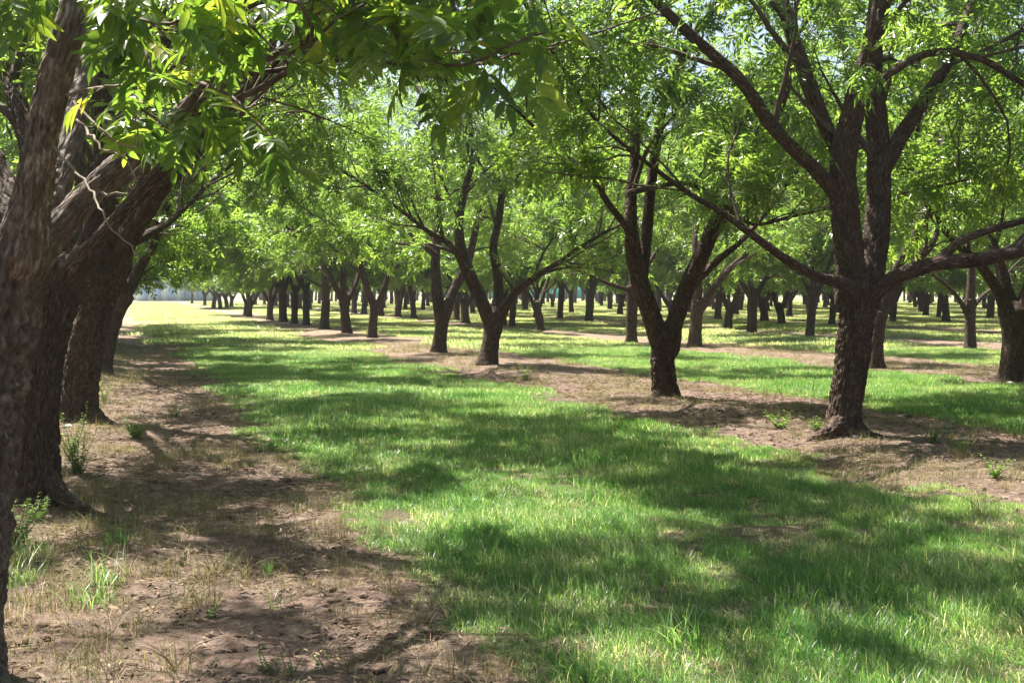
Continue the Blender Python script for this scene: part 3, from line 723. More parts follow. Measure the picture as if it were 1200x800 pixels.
# nearest tree: L1
def near_tree():
    Y = 4.75
    gx, gy = G(-55, 812)
    gz = float(ground_h(gx, gy)[0]); HERO.append((gx, gy))
    w = lambda q: (P(q[0], q[1], Y + q[3]), q[2] * .5 * (Y + q[3]) / FPX)
    conv = lambda L: ([w(q)[0] for q in L], [w(q)[1] for q in L])
    T = Tree(21, (gx, gy, gz), 8.5, 5.0, 1.3, 2.3, 4, .95)
    tp, tr = conv([(-62, 800, 118.2, 0), (-55, 720, 103.3, 0), (-47, 600, 107.0, 0), (-35, 480, 109.0, 0), (-21, 380, 114.5, 0), (-11, 300, 112.5, 0), (-7, 275, 83.1, 0), (-3, 250, 46.2, 0)])
    tp = [np.array([tp[0][0], tp[0][1], gz - .15])] + tp; tr = [tr[0]] + tr
    for L in ([(21, 300, 64.8, -.05), (37, 230, 43.2, -.1), (51, 150, 37.8, -.15), (67, 80, 37.8, -.2), (89, 10, 34.2, -.2), (107, -80, 28.8, -.1)],
              [(2, 290, 90.0, .1), (-28, 200, 68.4, .2), (-73, 120, 59.4, .3), (-133, 20, 50.4, .4)],
              [(25, 320, 43.9, .1), (69, 268, 33.3, .2), (122, 210, 28.0, .25), (182, 160, 22.7, .3), (229, 118, 20.0, .2), (272, 90, 14.7, .1), (327, 62, 10.0, -.1), (397, 45, 6.7, -.5)],
              [(37, 290, 45.0, .4), (75, 190, 32.4, .7), (95, 100, 28.8, 1.0), (132, 20, 25.2, 1.3)]):
        a, b = conv(L); T.limb(a, b, extend=True, sub=9)
    # low sprays that hang over the lane into the top of the picture
    sprays = [
        [(330, 24, -.1), (400, 12, -.6), (460, 32, -1.0), (493, 71, -1.2), (547, 76, -1.35), (587, 58, -1.45), (617, 44, -1.5), (640, 38, -1.5)],
        [(460, 32, -1.0), (480, 73, -1.1), (492, 96, -1.15)],
        [(523, -32, -1.3), (528, -2, -1.3), (536, 23, -1.3), (560, 38, -1.35)],
        [(600, -42, -1.4), (612, -17, -1.4), (628, 3, -1.5)],
        [(400, -58, -.9), (420, -28, -1.0), (450, -16, -1.1), (490, -10, -1.2)],
        [(275, 52, .1), (250, 92, -.2), (225, 128, -.4), (205, 143, -.5), (190, 153, -.5)],
        [(190, 143, .2), (165, 128, -.3), (140, 113, -.5), (118, 98, -.6)],
        [(232, 96, .1), (270, 112, -.3), (300, 142, -.5), (325, 167, -.7)],
        [(110, -2, -.4), (150, 18, -.6), (200, 28, -.8), (250, 7, -.9), (300, -8, -.9)],
        [(72, -42, -.4), (40, -32, -.8), (5, -22, -1.0), (-20, -12, -1.0)],
        [(92, -22, -.4), (130, -27, -.9), (180, -17, -1.1), (230, -27, -1.2), (300, -38, -1.2), (360, -30, -1.2)],
        [(150, 18, -.6), (170, 58, -.8), (180, 88, -.9), (200, 108, -.9)],
        [(250, 7, -.9), (285, 22, -1.0), (320, 57, -1.1), (345, 72, -1.1)],
        [(20, -22, -.6), (0, -27, -.9), (-20, -2, -1.0)],
        [(330, -18, -.9), (370, -3, -1.0), (400, 22, -1.1)],
        [(380, -38, -.5), (340, -8, -.8), (300, 22, -.9), (270, 32, -1.0)],
        [(100, -32, -.5), (140, -12, -.9), (190, -7, -1.0), (240, -18, -1.0)],
        [(420, -48, -.5), (470, -27, -.9), (520, -17, -1.0), (570, -27, -1.1)],
    ]
    own = []
    for L in sprays:
        q = np.array([P(a, b, Y + c) for a, b, c in L])
        q, _ = spline(q, np.ones(len(q)), .12)
        T.b2.append((q, np.linspace(.010, .0025, len(q))))
        n = max(5, int(np.linalg.norm(np.diff(q, axis=0), axis=1).sum() * 15))
        for i in range(n):
            f = .1 + .9 * (i + T.rs.uniform()) / n; x = f * (len(q) - 1); a = min(int(x), len(q) - 2)
            p = q[a] * (1 - x + a) + q[a + 1] * (x - a)
            d = nrm(nrm(q[a + 1] - q[a]) * .5 + T.rs.normal(0, .7, 3) + np.array([0, 0, -.1]))
            own.append((p, d))
    T.own = own
    # dead grey twigs
    dead = [[(62, 172, -.2), (100, 215, -.5), (128, 262, -.7), (165, 303, -.8)], [(120, 225, -.6), (150, 226, -.65)], [(80, 110, -.3), (140, 100, -.5), (168, 120, -.6), (150, 60, -.7), (120, 0, -.7)],
            [(85, 118, -.4), (115, 150, -.5), (160, 172, -.55), (150, 100, -.6)], [(90, 140, -.4), (118, 172, -.6), (150, 188, -.7), (160, 215, -.7)]]
    root = finish_tree(T, (tp, tr), 'rough-barked pecan trunk filling the left edge, nearest of all, leafy sprays hanging from it', detail=3,
                       lobes=[(-.3, .3), (2.4, .3), (-2.0, .3)], extra=clear_near, mats=(M_BARK_NEAR, M_BARK_NEAR, M_LEAF_NEAR))
    o0 = np.array([gx, gy, gz])
    for L in dead:
        q = np.array([P(a, b, Y + c) for a, b, c in L]); q, _ = spline(q, np.ones(len(q)), .04)
        q = q + T.rs.normal(0, .004, q.shape)
        g = Geo(); tube(g, q, np.linspace(.0065, .0022, len(q)), 6)
        link('dead_twig', g.mesh('dead_twig', M_DEAD, True, o0), root)
    # hand-sized leaves: shared meshes, one object each
    rs = np.random.RandomState(5); variants = []
    for v in range(8):
        g = Geo(); pairs = 4 + v % 2; Lr = rs.uniform(.2, .27)
        kx = np.linspace(0, 1, 7)
        rp = np.stack([kx * Lr, np.zeros(7), -.12 * Lr * kx ** 2], 1)
        tube(g, rp, np.linspace(.0018, .0009, 7), 4, close=False); g.A = {'tint': [np.full(g.n, .8)]}
        t0 = rs.uniform(.15, .75)
        for f, s in [(f, s) for f in np.linspace(.32, .9, pairs) for s in (-1, 1)] + [(1., 0)]:
            o = np.array([f * Lr, 0, -.12 * Lr * f * f]); ang = rs.uniform(.7, 1.05) * s + rs.normal(0, .08)
            d = nrm(np.array([math.cos(ang), math.sin(ang), rs.uniform(-.35, .05)])); sv = nrm(np.cross(d, np.array([rs.normal(0, .2), rs.normal(0, .2), 1]))); nn = np.cross(sv, d)
            ll = rs.uniform(.085, .125) * (.75 + .35 * math.sin(f * 2.6)); wd = ll * rs.uniform(.14, .18)
            us = np.array([0, .12, .32, .55, .78, 1.0]); ws = np.array([.05, .6, 1., .92, .5, 0.02]); bend = rs.uniform(.08, .28); sick = rs.normal(0, .12)
            c = o + d * (us * ll)[:, None] - nn * (bend * ll * us ** 2)[:, None] + sv * (sick * ll * us ** 2)[:, None]
            l = c + sv * (ws * wd)[:, None] + nn * (ws * wd * .3)[:, None]; r = c - sv * (ws * wd)[:, None] + nn * (ws * wd * .3)[:, None]
            V = np.concatenate([l, c, r]); k = np.arange(5)
            F = np.concatenate([np.stack([k, k + 6, k + 7, k + 1], 1), np.stack([k + 6, k + 12, k + 13, k + 7], 1)])
            g.add(V, F, tint=np.full(18, float(np.clip(t0 + rs.normal(0, .1), 0, 1))))
        variants.append(g.mesh('leaf', M_LEAF_NEAR, True))
    own = T.own; rs.shuffle(own)
    def mat_of(p, d):
        d = nrm(d + np.array([0, 0, -.35])); up = np.array([0, 0, 1.]) + rs.normal(0, .35, 3)
        s_ = nrm(np.cross(up, d)); u_ = np.cross(d, s_)
        return mathutils.Matrix(((d[0], s_[0], u_[0], p[0] - o0[0]), (d[1], s_[1], u_[1], p[1] - o0[1]), (d[2], s_[2], u_[2], p[2] - o0[2]), (0, 0, 0, 1)))
    for i, (p, d) in enumerate(own[:298]):
        o = link('leaf', variants[i % 8], root); o.matrix_local = mat_of(p, d) @ mathutils.Matrix.Scale(rs.uniform(.62, .88), 4)
    print('near leaves', len(own))
    return root
near_tree()
print('L1', time.time() - T0)

# ------------------------------------------------------------------ the rest of the orchard grid
ORD = 'first second third fourth fifth sixth seventh eighth ninth tenth eleventh twelfth thirteenth fourteenth fifteenth sixteenth seventeenth eighteenth nineteenth twentieth twenty-first twenty-second twenty-third twenty-fourth twenty-fifth twenty-sixth twenty-seventh twenty-eighth twenty-ninth thirtieth'.split()
spots = []
def spot_px(px, py): x, y = G(px, py); spots.append((x, y))
for t_ in (28.2, 33.0, 38.1, 42.7): spots.append(nt(ROW0 + .05 * math.sin(t_), t_))
for q in [(380, 386), (359, 381), (345, 379), (332, 377), (316, 375), (258, 361.5), (266, 361), (250, 361), (271, 360), (240, 357.5), (225, 355.5), (299, 357), (310, 356),
          (633, 387), (656, 373), (690, 376), (600, 382), (545, 379), (588, 381), (881, 391), (949, 395), (1030, 386), (916, 380), (975, 381), (1046, 378), (1100, 372), (1160, 374), (1185, 383),
          (466, 371), (485, 373), (535, 376), (862, 368), (1026, 372)]:
    spot_px(*q)
rsG = np.random.RandomState(77)
def okspot(x, y, md):
    return all((x - a) ** 2 + (y - b) ** 2 > md * md for a, b in spots + HERO)
far_spots = []
for r in range(-2, 20):
    n = ROW0 + r * PER
    for k in range(-2, 50):
        t = 1.0 + 4.9 * k + rsG.normal(0, .3) + (r % 3) * 1.2
        x, y = nt(n + rsG.normal(0, .18), t)
        u = rsG.uniform()
        d = math.hypot(x, y)
        if r in (0, 1) and t < 46: continue
        if d < 5.5: continue
        if y > 5:
            pxl = 600 + FPX * x / y
        else: pxl = -999 if x < 0 else 9999
        side = pxl < -60 or pxl > 1290
        if side and (d > 26 or y < -3): continue
        if r < 0 and t > 50: continue
        if r == 0 and t > 62: continue
        if r == 1 and t < 75: continue
        if pxl < 296 and y > 84 and pxl > 140: continue      # open ground before the sheds
        if u < .09 and y > 45: continue
        if y > 150:
            if y < 235 and pxl > 296: far_spots.append((x, y))
            continue
        if 20 < y < 60 and abs(pxl - 700) < 640 and r in (2,) and t < 46: continue
        if not okspot(x, y, 3.3): continue
        spots.append((x, y))
print('spots', len(spots))
spots.sort(key=lambda s: math.hypot(*s))
if len(spots) > 286: far_spots += spots[286:]; spots = spots[:286]
cnt = {}
for i, (x, y) in enumerate(spots):
    k = rsG.randint(0, 6)
    o = inst(KINDS[k]); o.location = (x, y, float(ground_h(x, y)[0])); o.rotation_euler = (0, 0, rsG.uniform(0, 6.283))
    s = rsG.uniform(.86, 1.1); o.scale = (s, s, s * rsG.uniform(.92, 1.06))
    n, t = to_nt(x, y); row = int(round((float(n) - ROW0) / PER)); d = math.hypot(x, y)
    cnt[row] = cnt.get(row, 0) + 1
    kind = ['two-stemmed', 'three-stemmed', 'four-stemmed'][k % 3]
    q = ORD[min(cnt[row] - 1, 29)]
    if row < 0: o['label'] = '%s pecan tree behind the left row, %s from the near end, row %s' % (kind, q, ('next', 'after next')[-row - 1]); o['group'] = 'pecan trees beyond the left row'
    elif row == 0: o['label'] = '%s pecan tree far along the left row, %s past the leaning trunks' % (kind, q); o['group'] = 'farther pecan trees of the left row'
    else:
        o['label'] = '%s%s pecan, %s along the %s row right of the lane' % ('tiny distant ' if d > 75 else 'small ', kind, q, ORD[row - 1])
        o['group'] = 'pecan trees in rows right of the lane'
    o['category'] = 'tree'
for kroot in KINDS:
    for ch in list(kroot.children): bpy.data.objects.remove(ch)
    bpy.data.objects.remove(kroot)
print('orchard', time.time() - T0)

# farthest part of the orchard and the belt of trees on the horizon
def far_mass(name, pts, H, R, trunk_r, leaves, label, cat, skirt=2.2, size=.5, seed=3):
    rs = np.random.RandomState(seed); g = Geo()
    me_l = []; gt = Geo()
    for x, y in pts:
        h = H * rs.uniform(.85, 1.15); R_ = R * rs.uniform(.85, 1.2)
        if trunk_r:
            pp = np.array([[x, y, -.1], [x + rs.normal(0, .1), y, 1.4], [x + rs.normal(0, .4), y, 3.4]])
            tube(gt, pp, np.array([trunk_r * 1.1, trunk_r * .9, trunk_r * .5]), 6, close=False)
        m = leaves
        u = rs.normal(size=(m, 3)); u = nrm(u) * rs.uniform(.35, 1, (m, 1)) ** .5
        c = np.array([x, y, skirt + (h - skirt) / 2]) + u * np.array([R_, R_, (h - skirt) / 2])
        c = c + .5 * np.stack([pnoise(c * .5), pnoise(c * .5 + 9), pnoise(c * .5 + 17)], 1)
        me_l.append(c)
    c = np.concatenate(me_l); m = len(c)
    a = rs.normal(size=(m, 3)); a = nrm(a); b = nrm(np.cross(a, rs.normal(size=(m, 3))))
    s = size * rs.uniform(.6, 1.3, (m, 1))
    V = np.stack([c - a * s, c + b * s * .4, c + a * s, c - b * s * .4], 1).reshape(-1, 3)
    k = np.arange(m)[:, None] * 4; F = np.concatenate([k + np.array([0, 1, 2]), k + np.array([0, 2, 3])])
    tint = np.repeat(np.clip(.4 + .4 * pnoise(c * .6) + rs.normal(0, .15, m), 0, 1), 4)
    g.add(V, F, tint=tint)
    root = link(name, g.mesh(name, M_LEAF), None, kind='stuff', label=label, category=cat)
    if trunk_r:
        link('trunks', gt.mesh('trunks', M_BARK_FAR), root, kind='stuff')
    return root
far_mass('distant_orchard', far_spots, 9.5, 3.6, .2, 300, 'last far rows of the orchard merging into one leafy band', 'trees', 2.3, .42)
rs_ = np.random.RandomState(8)
belt = [(x + rs_.normal(0, 3), 330 + rs_.normal(0, 8)) for x in np.arange(-150, 190, 8.0)]
far_mass('tree_belt', belt, 8, 6.5, 0, 300, 'hazy belt of trees closing the view behind the orchard', 'trees', .3, 1.3, 4)

# ------------------------------------------------------------------ far buildings and fence
def box(g, x0, x1, y0, y1, z0, z1):
    V = np.array([(x, y, z) for z in (z0, z1) for y in (y0, y1) for x in (x0, x1)], float)
    F = np.array([(0, 2, 3, 1), (4, 5, 7, 6), (0, 1, 5, 4), (2, 6, 7, 3), (0, 4, 6, 2), (1, 3, 7, 5)])
    g.add(V, F)
M_WALL = flat_material('pale_blue_metal', (.62, .70, .86), (.72, .78, .90), 1.2, .5)
M_WHITE = flat_material('white_trim', (.74, .75, .76), (.82, .82, .82), 2, .5)
M_ROOF = flat_material('grey_roof', (.40, .42, .45), (.5, .52, .55), 2, .45)
M_TEAL = flat_material('teal_screen', (.05, .30, .36), (.08, .38, .44), 1.5, .7)
M_BLUE = flat_material('blue_paint', (.03, .14, .38), (.05, .2, .46), 3, .45)
M_STONE = flat_material('pale_stone', (.42, .40, .37), (.62, .60, .56), 14, .9, .2, .6)
M_CLOD = flat_material('soil_clod', (.07, .045, .033), (.25, .17, .13), 25, .95, .1, .4)
M_STEM = flat_material('weed_stem', (.10, .13, .04), (.2, .18, .09), 20, .7)
M_STRAW = flat_material('straw_litter', (.09, .06, .04), (.30, .225, .15), 5, .85)
def shed(label, px0, px1, py_base, Z, h, depth, panels, dark=False):
    x0 = P(px0, py_base, Z)[0]; x1 = P(px1, py_base, Z)[0]; w = x1 - x0
    root = link('shed', None, label=label, category='building', group='pale sheds past the end of the lane'); root.location = (x0, Z, 0)
    g = Geo(); box(g, 0, w, 0, depth, -.1, h); link('wall', g.mesh('wall', M_WALL), root)
    g = Geo(); V = np.array([(-.3, -.4, h + .002), (w + .3, -.4, h + .002), (w + .3, depth + .4, h + .002), (-.3, depth + .4, h + .002), (-.3, depth / 2, h + 1.3), (w + .3, depth / 2, h + 1.3)], float)
    g.add(V, np.array([(0, 1, 5, 4), (2, 3, 4, 5), (0, 3, 2, 1)])); g.add(V[[0, 4, 3]], np.array([(0, 1, 2)])); g.add(V[[1, 2, 5]], np.array([(0, 1, 2)]))
    link('roof', g.mesh('roof', M_ROOF), root)
    for i in range(panels + 1):
        g = Geo(); x = i * w / panels; box(g, x - .14, x + .14, -.08, -.003, 0, h - .02); link('post', g.mesh('post', M_WHITE), root)
    for i in range(panels):
        g = Geo(); xa = (i + .22) * w / panels; box(g, xa, xa + .5 * w / panels, -.05, -.004, 0, 2.3 if i % 2 == 0 else .0001 + 2.2)
        link('door', g.mesh('door', flat_material('door_paint', (.34, .44, .62), (.40, .5, .68), 1) if i == 0 else bpy.data.materials['door_paint']), root)
    g = Geo(); box(g, 0, w, -.06, -.004, h * .72, h * .72 + .12); link('trim', g.mesh('trim', M_WHITE), root)
shed('long pale blue metal shed with white posts past the end of the lane', 161, 210, 352, 195, 4.6, 9, 3)
shed('second pale blue shed half hidden by the far trunk cluster', 211, 243, 352, 198, 4.2, 8, 2)
shed('low pale shed seen between trunks at the far left', 118, 146, 352, 205, 4.0, 8, 2)
def fence(label, px0, px1, Z, h):
    x0 = P(px0, 350, Z)[0]; x1 = P(px1, 350, Z)[0]; w = x1 - x0; n = int(w / 3.0)
    root = link('screen_fence', None, label=label, category='fence'); root.location = (x0, Z, 0)
    gp = Geo(); box(gp, -.05, .05, -.05, .05, 0, h + .05); mp = gp.mesh('post', M_WHITE)
    gs = Geo(); box(gs, .06, w / n - .06, -.012, .012, .12, h); ms = gs.mesh('panel', M_TEAL)
    for i in range(n + 1):
        o = link('post', mp, root); o.location = (i * w / n, 0, 0)
        if i < n: o = link('panel', ms, root); o.location = (i * w / n, 0, 0)
fence('teal screen fence low on the horizon in the centre', 496, 705, 240, 2.4)
def bin_():
    x, y, z = P(148, 351, 150); root = link('waste_bin', None, label='small blue bin far off left of the pale shed', category='bin'); root.location = (x, y, 0)
    g = Geo(); box(g, -.55, .55, -.4, .4, .12, 1.1); link('body', g.mesh('body', M_BLUE), root)
    g = Geo(); box(g, -.6, .6, -.45, .45, 1.102, 1.2); link('lid', g.mesh('lid', M_BLUE), root)
    for dx in (-.45, .45):
        g = Geo(); tube(g, np.array([[dx - .05, -.3, .1], [dx + .05, -.3, .1]]), np.array([.1, .1]), 12); link('wheel', g.mesh('wheel', M_ROOF), root)
bin_()

# ------------------------------------------------------------------ grass: blade patches set out on points (one object)
def blade_patch(rs, size, count, h, w, segs=2, dry=.12, lean=.45):
    """blades of a patch; returns V, F(tri/quads), tint"""
    x = rs.uniform(-size / 2, size / 2, count); y = rs.uniform(-size / 2, size / 2, count)
    az = rs.uniform(0, 6.283, count) * .7 + 1.0; hh = h * rs.uniform(.45, 1.25, count) * (1 + .35 * pnoise(np.stack([x * 9, y * 9, x * 0 + .5], 1)))
    ln = np.abs(rs.normal(0, lean * 1.5, count)) + .1
    d = np.stack([np.cos(az), np.sin(az), np.zeros(count)], 1); sdv = np.stack([-np.sin(az + rs.normal(0, .6, count)), np.cos(az), np.zeros(count)], 1)
    o = np.stack([x, y, np.full(count, -.01)], 1)
    rows = []
    for k in range(segs + 1):
        f = k / segs
        c = o + d * (hh * ln * f ** 1.8)[:, None] + np.array([0, 0, 1.]) * (hh * (f - .25 * ln * f * f))[:, None]
        ww = (w * .5 * (1 - f ** 1.5) * rs.uniform(.8, 1.2, count))[:, None]
        if k < segs: rows += [c - sdv * ww, c + sdv * ww]
        else: rows += [c]
    V = np.stack(rows, 1); m = V.shape[1]; V = V.reshape(-1, 3); b = np.arange(count)[:, None] * m
    Q = []
    for k in range(segs - 1): Q.append(b + np.array([2 * k, 2 * k + 1, 2 * k + 3, 2 * k + 2]))
    Tr = b + np.array([2 * segs - 2, 2 * segs - 1, 2 * segs])
    tt = rs.uniform(0, .62, count); tt = np.where(rs.uniform(size=count) < dry, rs.uniform(.75, 1, count), tt)
    return V, (np.concatenate(Q) if Q else np.zeros((0, 4), int)), Tr, np.repeat(tt, m)
def scatter_object(name, label, cat, patches, pts, rot, scl, var, mat, tilt=None, tvar=None):
    """one mesh = patch geometry (pid 0..k-1) + loose points (pid = -1-variant); geometry nodes instance the former on the latter"""
    Vs, Q, Tr, pid, tint = [], [], [], [], []; n = 0
    for i, (V, q, t, tn) in enumerate(patches):
        Vs.append(V); Q.append(q + n); Tr.append(t + n); n += len(V); pid.append(np.full(len(V), i)); tint.append(tn)
    Vs.append(pts); pid.append(-1 - var); tint.append(np.zeros(len(pts)))
    V = np.concatenate(Vs); M = len(pts); z = lambda a: np.concatenate([np.zeros(n), a])
    fs = [f for f in (np.concatenate(Q), np.concatenate(Tr)) if len(f)]
    me = mk_mesh(name, V, fs, mat, {'pid': np.concatenate(pid).astype(int), 'tint': np.concatenate(tint), 'rotz': z(rot), 'scl': z(scl)})
    o = link(name, me, kind='stuff', label=label, category=cat)
    ng = bpy.data.node_groups.new(name, 'GeometryNodeTree')
    ng.interface.new_socket('Geometry', in_out='INPUT', socket_type='NodeSocketGeometry'); ng.interface.new_socket('Geometry', in_out='OUTPUT', socket_type='NodeSocketGeometry')
    I = ng.nodes.new('NodeGroupInput'); O = ng.nodes.new('NodeGroupOutput'); J = ng.nodes.new('GeometryNodeJoinGeometry')
    def attr(nm, dt):
        a = ng.nodes.new('GeometryNodeInputNamedAttribute'); a.data_type = dt; a.inputs[0].default_value = nm
        return a.outputs[0]
    pidn = attr('pid', 'INT'); rz = attr('rotz', 'FLOAT'); sc_ = attr('scl', 'FLOAT')
    cx = ng.nodes.new('ShaderNodeCombineXYZ'); ng.links.new(rz, cx.inputs[2])
    def sep(val):
        c = ng.nodes.new('FunctionNodeCompare'); c.data_type = 'INT'; c.operation = 'EQUAL'
        ia = [s for s in c.inputs if s.type == 'INT']; ng.links.new(pidn, ia[0]); ia[1].default_value = val
        s = ng.nodes.new('GeometryNodeSeparateGeometry'); s.domain = 'POINT'; ng.links.new(I.outputs[0], s.inputs[0]); ng.links.new(c.outputs[0], s.inputs[1]); return s.outputs[0]
    for i in range(len(patches)):
        ip = ng.nodes.new('GeometryNodeInstanceOnPoints'); ng.links.new(sep(-1 - i), ip.inputs['Points']); ng.links.new(sep(i), ip.inputs['Instance'])
        ng.links.new(cx.outputs[0], ip.inputs['Rotation']); ng.links.new(sc_, ip.inputs['Scale'])
        ng.links.new(ip.outputs[0], J.inputs[0])
    ng.links.new(J.outputs[0], O.inputs[0])
    md = o.modifiers.new('scatter', 'NODES'); md.node_group = ng
    return o
def in_view(x, y, pad=.06):
    return (y > 2.5) & (x > -(.43 + pad) * y - .6) & (x < (.43 + pad) * y + .6)
def grid_pts(rs, y0, y1, step, jit=.5):
    xs = np.arange(-.52 * y1, .52 * y1, step); ys = np.arange(y0, y1, step); X, Y = np.meshgrid(xs, ys)
    X = X.ravel() + rs.uniform(-jit, jit, X.size) * step; Y = Y.ravel() + rs.uniform(-jit, jit, Y.size) * step
    k = in_view(X, Y) & (Y >= y0) & (Y < y1); return X[k], Y[k]
rsg = np.random.RandomState(9)
def lay_grass():
    # near lane
    allp = []
    def zone(name, label, y0, y1, step, patches, edge, smin, smax, nvar, mat=M_GRASS):
        x, y = grid_pts(rsg, y0, y1, step); g = grass_amount(x, y)
        bare = n2(x, y, 1.3, 12)
        k = (g + rsg.normal(0, .16, len(g)) > edge) & ~((bare > .5) & (g < 1.1)); x, y, g = x[k], y[k], g[k]
        z = ground_h(x, y)
        s = np.clip(.55 + g * .6, .5, 1.0) * rsg.uniform(smin, smax, len(x)) * (1 + .5 * n2(x, y, 1.1, 13) + .3 * n2(x, y, 3.1, 14))
        scatter_object(name, label, 'grass', patches, np.stack([x, y, z], 1), rsg.uniform(-.5, .5, len(x)), s, rsg.randint(0, nvar, len(x)), mat)
        print(name, len(x))
    pn = [blade_patch(rsg, .34, 520, .078, .0034, 3, .05, .6) for _ in range(4)] + [blade_patch(rsg, .34, 420, .10, .0038, 3, .16, .8), blade_patch(rsg, .34, 600, .045, .004, 2, .25, .9), blade_patch(rsg, .3, 260, .03, .013, 2, .06, 1.1), blade_patch(rsg, .34, 330, .05, .0036, 3, .85, 1.1)]
    zone('lane_grass', 'thick green grass of the lane in dappled light, close to the viewer', 3.2, 11, .2, pn, -.02, .85, 1.25, 8)
    pm = [blade_patch(rsg, .8, 1300, .08, .006, 2, .08, .6) for _ in range(4)]
    zone('middle_grass', 'green grass of the lanes farther along between the tree rows', 11, 34, .42, pm, .0, .85, 1.2, 4)
    pf = [blade_patch(rsg, 2.4, 3600, .11, .016, 2, .3, .6) for _ in range(4)]
    zone('far_grass', 'pale yellowing grass far off under the orchard', 34, 170, 1.7, pf, -.3, .9, 1.2, 4)
lay_grass()
def lay_dirt_growth():
    rs = np.random.RandomState(19)
    x, y = grid_pts(rs, 3.2, 36, .16); g = grass_amount(x, y); n, t = to_nt(x, y)
    dens = n2(x, y, .7, 21) + .35 * n2(x, y, 2.5, 22)
    rowd = np.abs(np.mod(n - ROW0 + PER / 2, PER) - PER / 2)
    p = np.clip(.34 + 1.1 * dens + .15 * (rowd < 1.1), .05, .9) * np.where(y > 12, .4, 1)
    k = (g < .3) & (rs.uniform(size=len(x)) < p * 1.7); x, y = x[k], y[k]
    pats = [blade_patch(rs, .26, 70, .075, .0034, 3, .5, .7), blade_patch(rs, .3, 110, .04, .0036, 2, .8, .9), blade_patch(rs, .2, 48, .14, .003, 3, .3, .5), blade_patch(rs, .24, 90, .05, .0042, 3, .1, .6)]
    scatter_object('dry_grass', 'thin dry and greenish grass growing on the bare strips under the trees', 'grass', pats, np.stack([x, y, ground_h(x, y)], 1), rs.uniform(0, 6.28, len(x)), rs.uniform(.6, 1.35, len(x)), rs.choice(4, len(x), p=[.25, .22, .33, .2]), M_DRY)
    # litter: clods, twigs, fallen leaves
    def clod(n_, r):
        Vs, Fs = [], []; m = 0
        for i in range(n_):
            c = np.array([rs.uniform(-.2, .2), rs.uniform(-.2, .2), 0]); s = r * rs.uniform(.3, 1.2)
            v = np.array([(1, 0, 0), (-1, 0, 0), (0, 1, 0), (0, -1, 0), (0, 0, 1), (.7, .7, .5), (-.7, .6, .5), (-.6, -.7, .5), (.7, -.6, .4)], float)
            v = v * s * (1 + rs.normal(0, .18, v.shape)) * np.array([1.2, 1, .7])
            f = np.array([(0, 5, 8), (0, 2, 5), (2, 6, 5), (1, 6, 2), (1, 7, 6), (3, 7, 1), (3, 8, 7), (0, 8, 3), (4, 5, 6), (4, 6, 7), (4, 7, 8), (4, 8, 5)])
            Vs.append(v + c); Fs.append(f + m); m += 9
        V = np.concatenate(Vs); return V, np.zeros((0, 4), int), np.concatenate(Fs), rs.uniform(0, 1, len(V))
    x, y = grid_pts(rs, 3.0, 24, .2); g = grass_amount(x, y); k = (g < .1) & (rs.uniform(size=len(x)) < np.clip(.75 - y / 40, .2, 1)); x, y = x[k], y[k]
    scatter_object('soil_clods', 'crumbs and clods of reddish soil on the bare strips', 'soil', [clod(16, .011), clod(9, .022), clod(26, .007)], np.stack([x, y, ground_h(x, y)], 1), rs.uniform(0, 6.28, len(x)), rs.uniform(.5, 1.3, len(x)), rs.randint(0, 3, len(x)), M_CLOD)
    def litter(n_):
        c = np.stack([rs.uniform(-.25, .25, n_), rs.uniform(-.25, .25, n_), rs.uniform(.003, .014, n_)], 1)
        a = rs.uniform(0, 6.28, n_); tw = rs.uniform(size=n_) < .45
        L = np.where(tw, rs.uniform(.03, .09, n_), rs.uniform(.02, .04, n_)); W = np.where(tw, .0018, L * .2)
        d = np.stack([np.cos(a), np.sin(a), rs.normal(0, .12, n_)], 1); s = np.stack([-np.sin(a), np.cos(a), rs.normal(0, .25, n_)], 1)
        V = np.stack([c - d * L[:, None], c + s * W[:, None] + [0, 0, .004], c + d * L[:, None], c - s * W[:, None]], 1).reshape(-1, 3)
        b = np.arange(n_)[:, None] * 4; F = np.concatenate([b + np.array([0, 1, 2]), b + np.array([0, 2, 3])])
        return V, np.zeros((0, 4), int), F, np.repeat(rs.uniform(0, 1, n_), 4)
    x, y = grid_pts(rs, 3.0, 22, .26); g = grass_amount(x, y); k = (g < .2) & (rs.uniform(size=len(x)) < .7); x, y = x[k], y[k]
    scatter_object('leaf_litter', 'scattered dead leaves and bits of twig on the dirt', 'leaf litter', [litter(36), litter(60), litter(18)], np.stack([x, y, ground_h(x, y)], 1), rs.uniform(0, 6.28, len(x)), rs.uniform(.7, 1.3, len(x)), rs.randint(0, 3, len(x)), M_STRAW)
lay_dirt_growth()
print('grass', time.time() - T0)

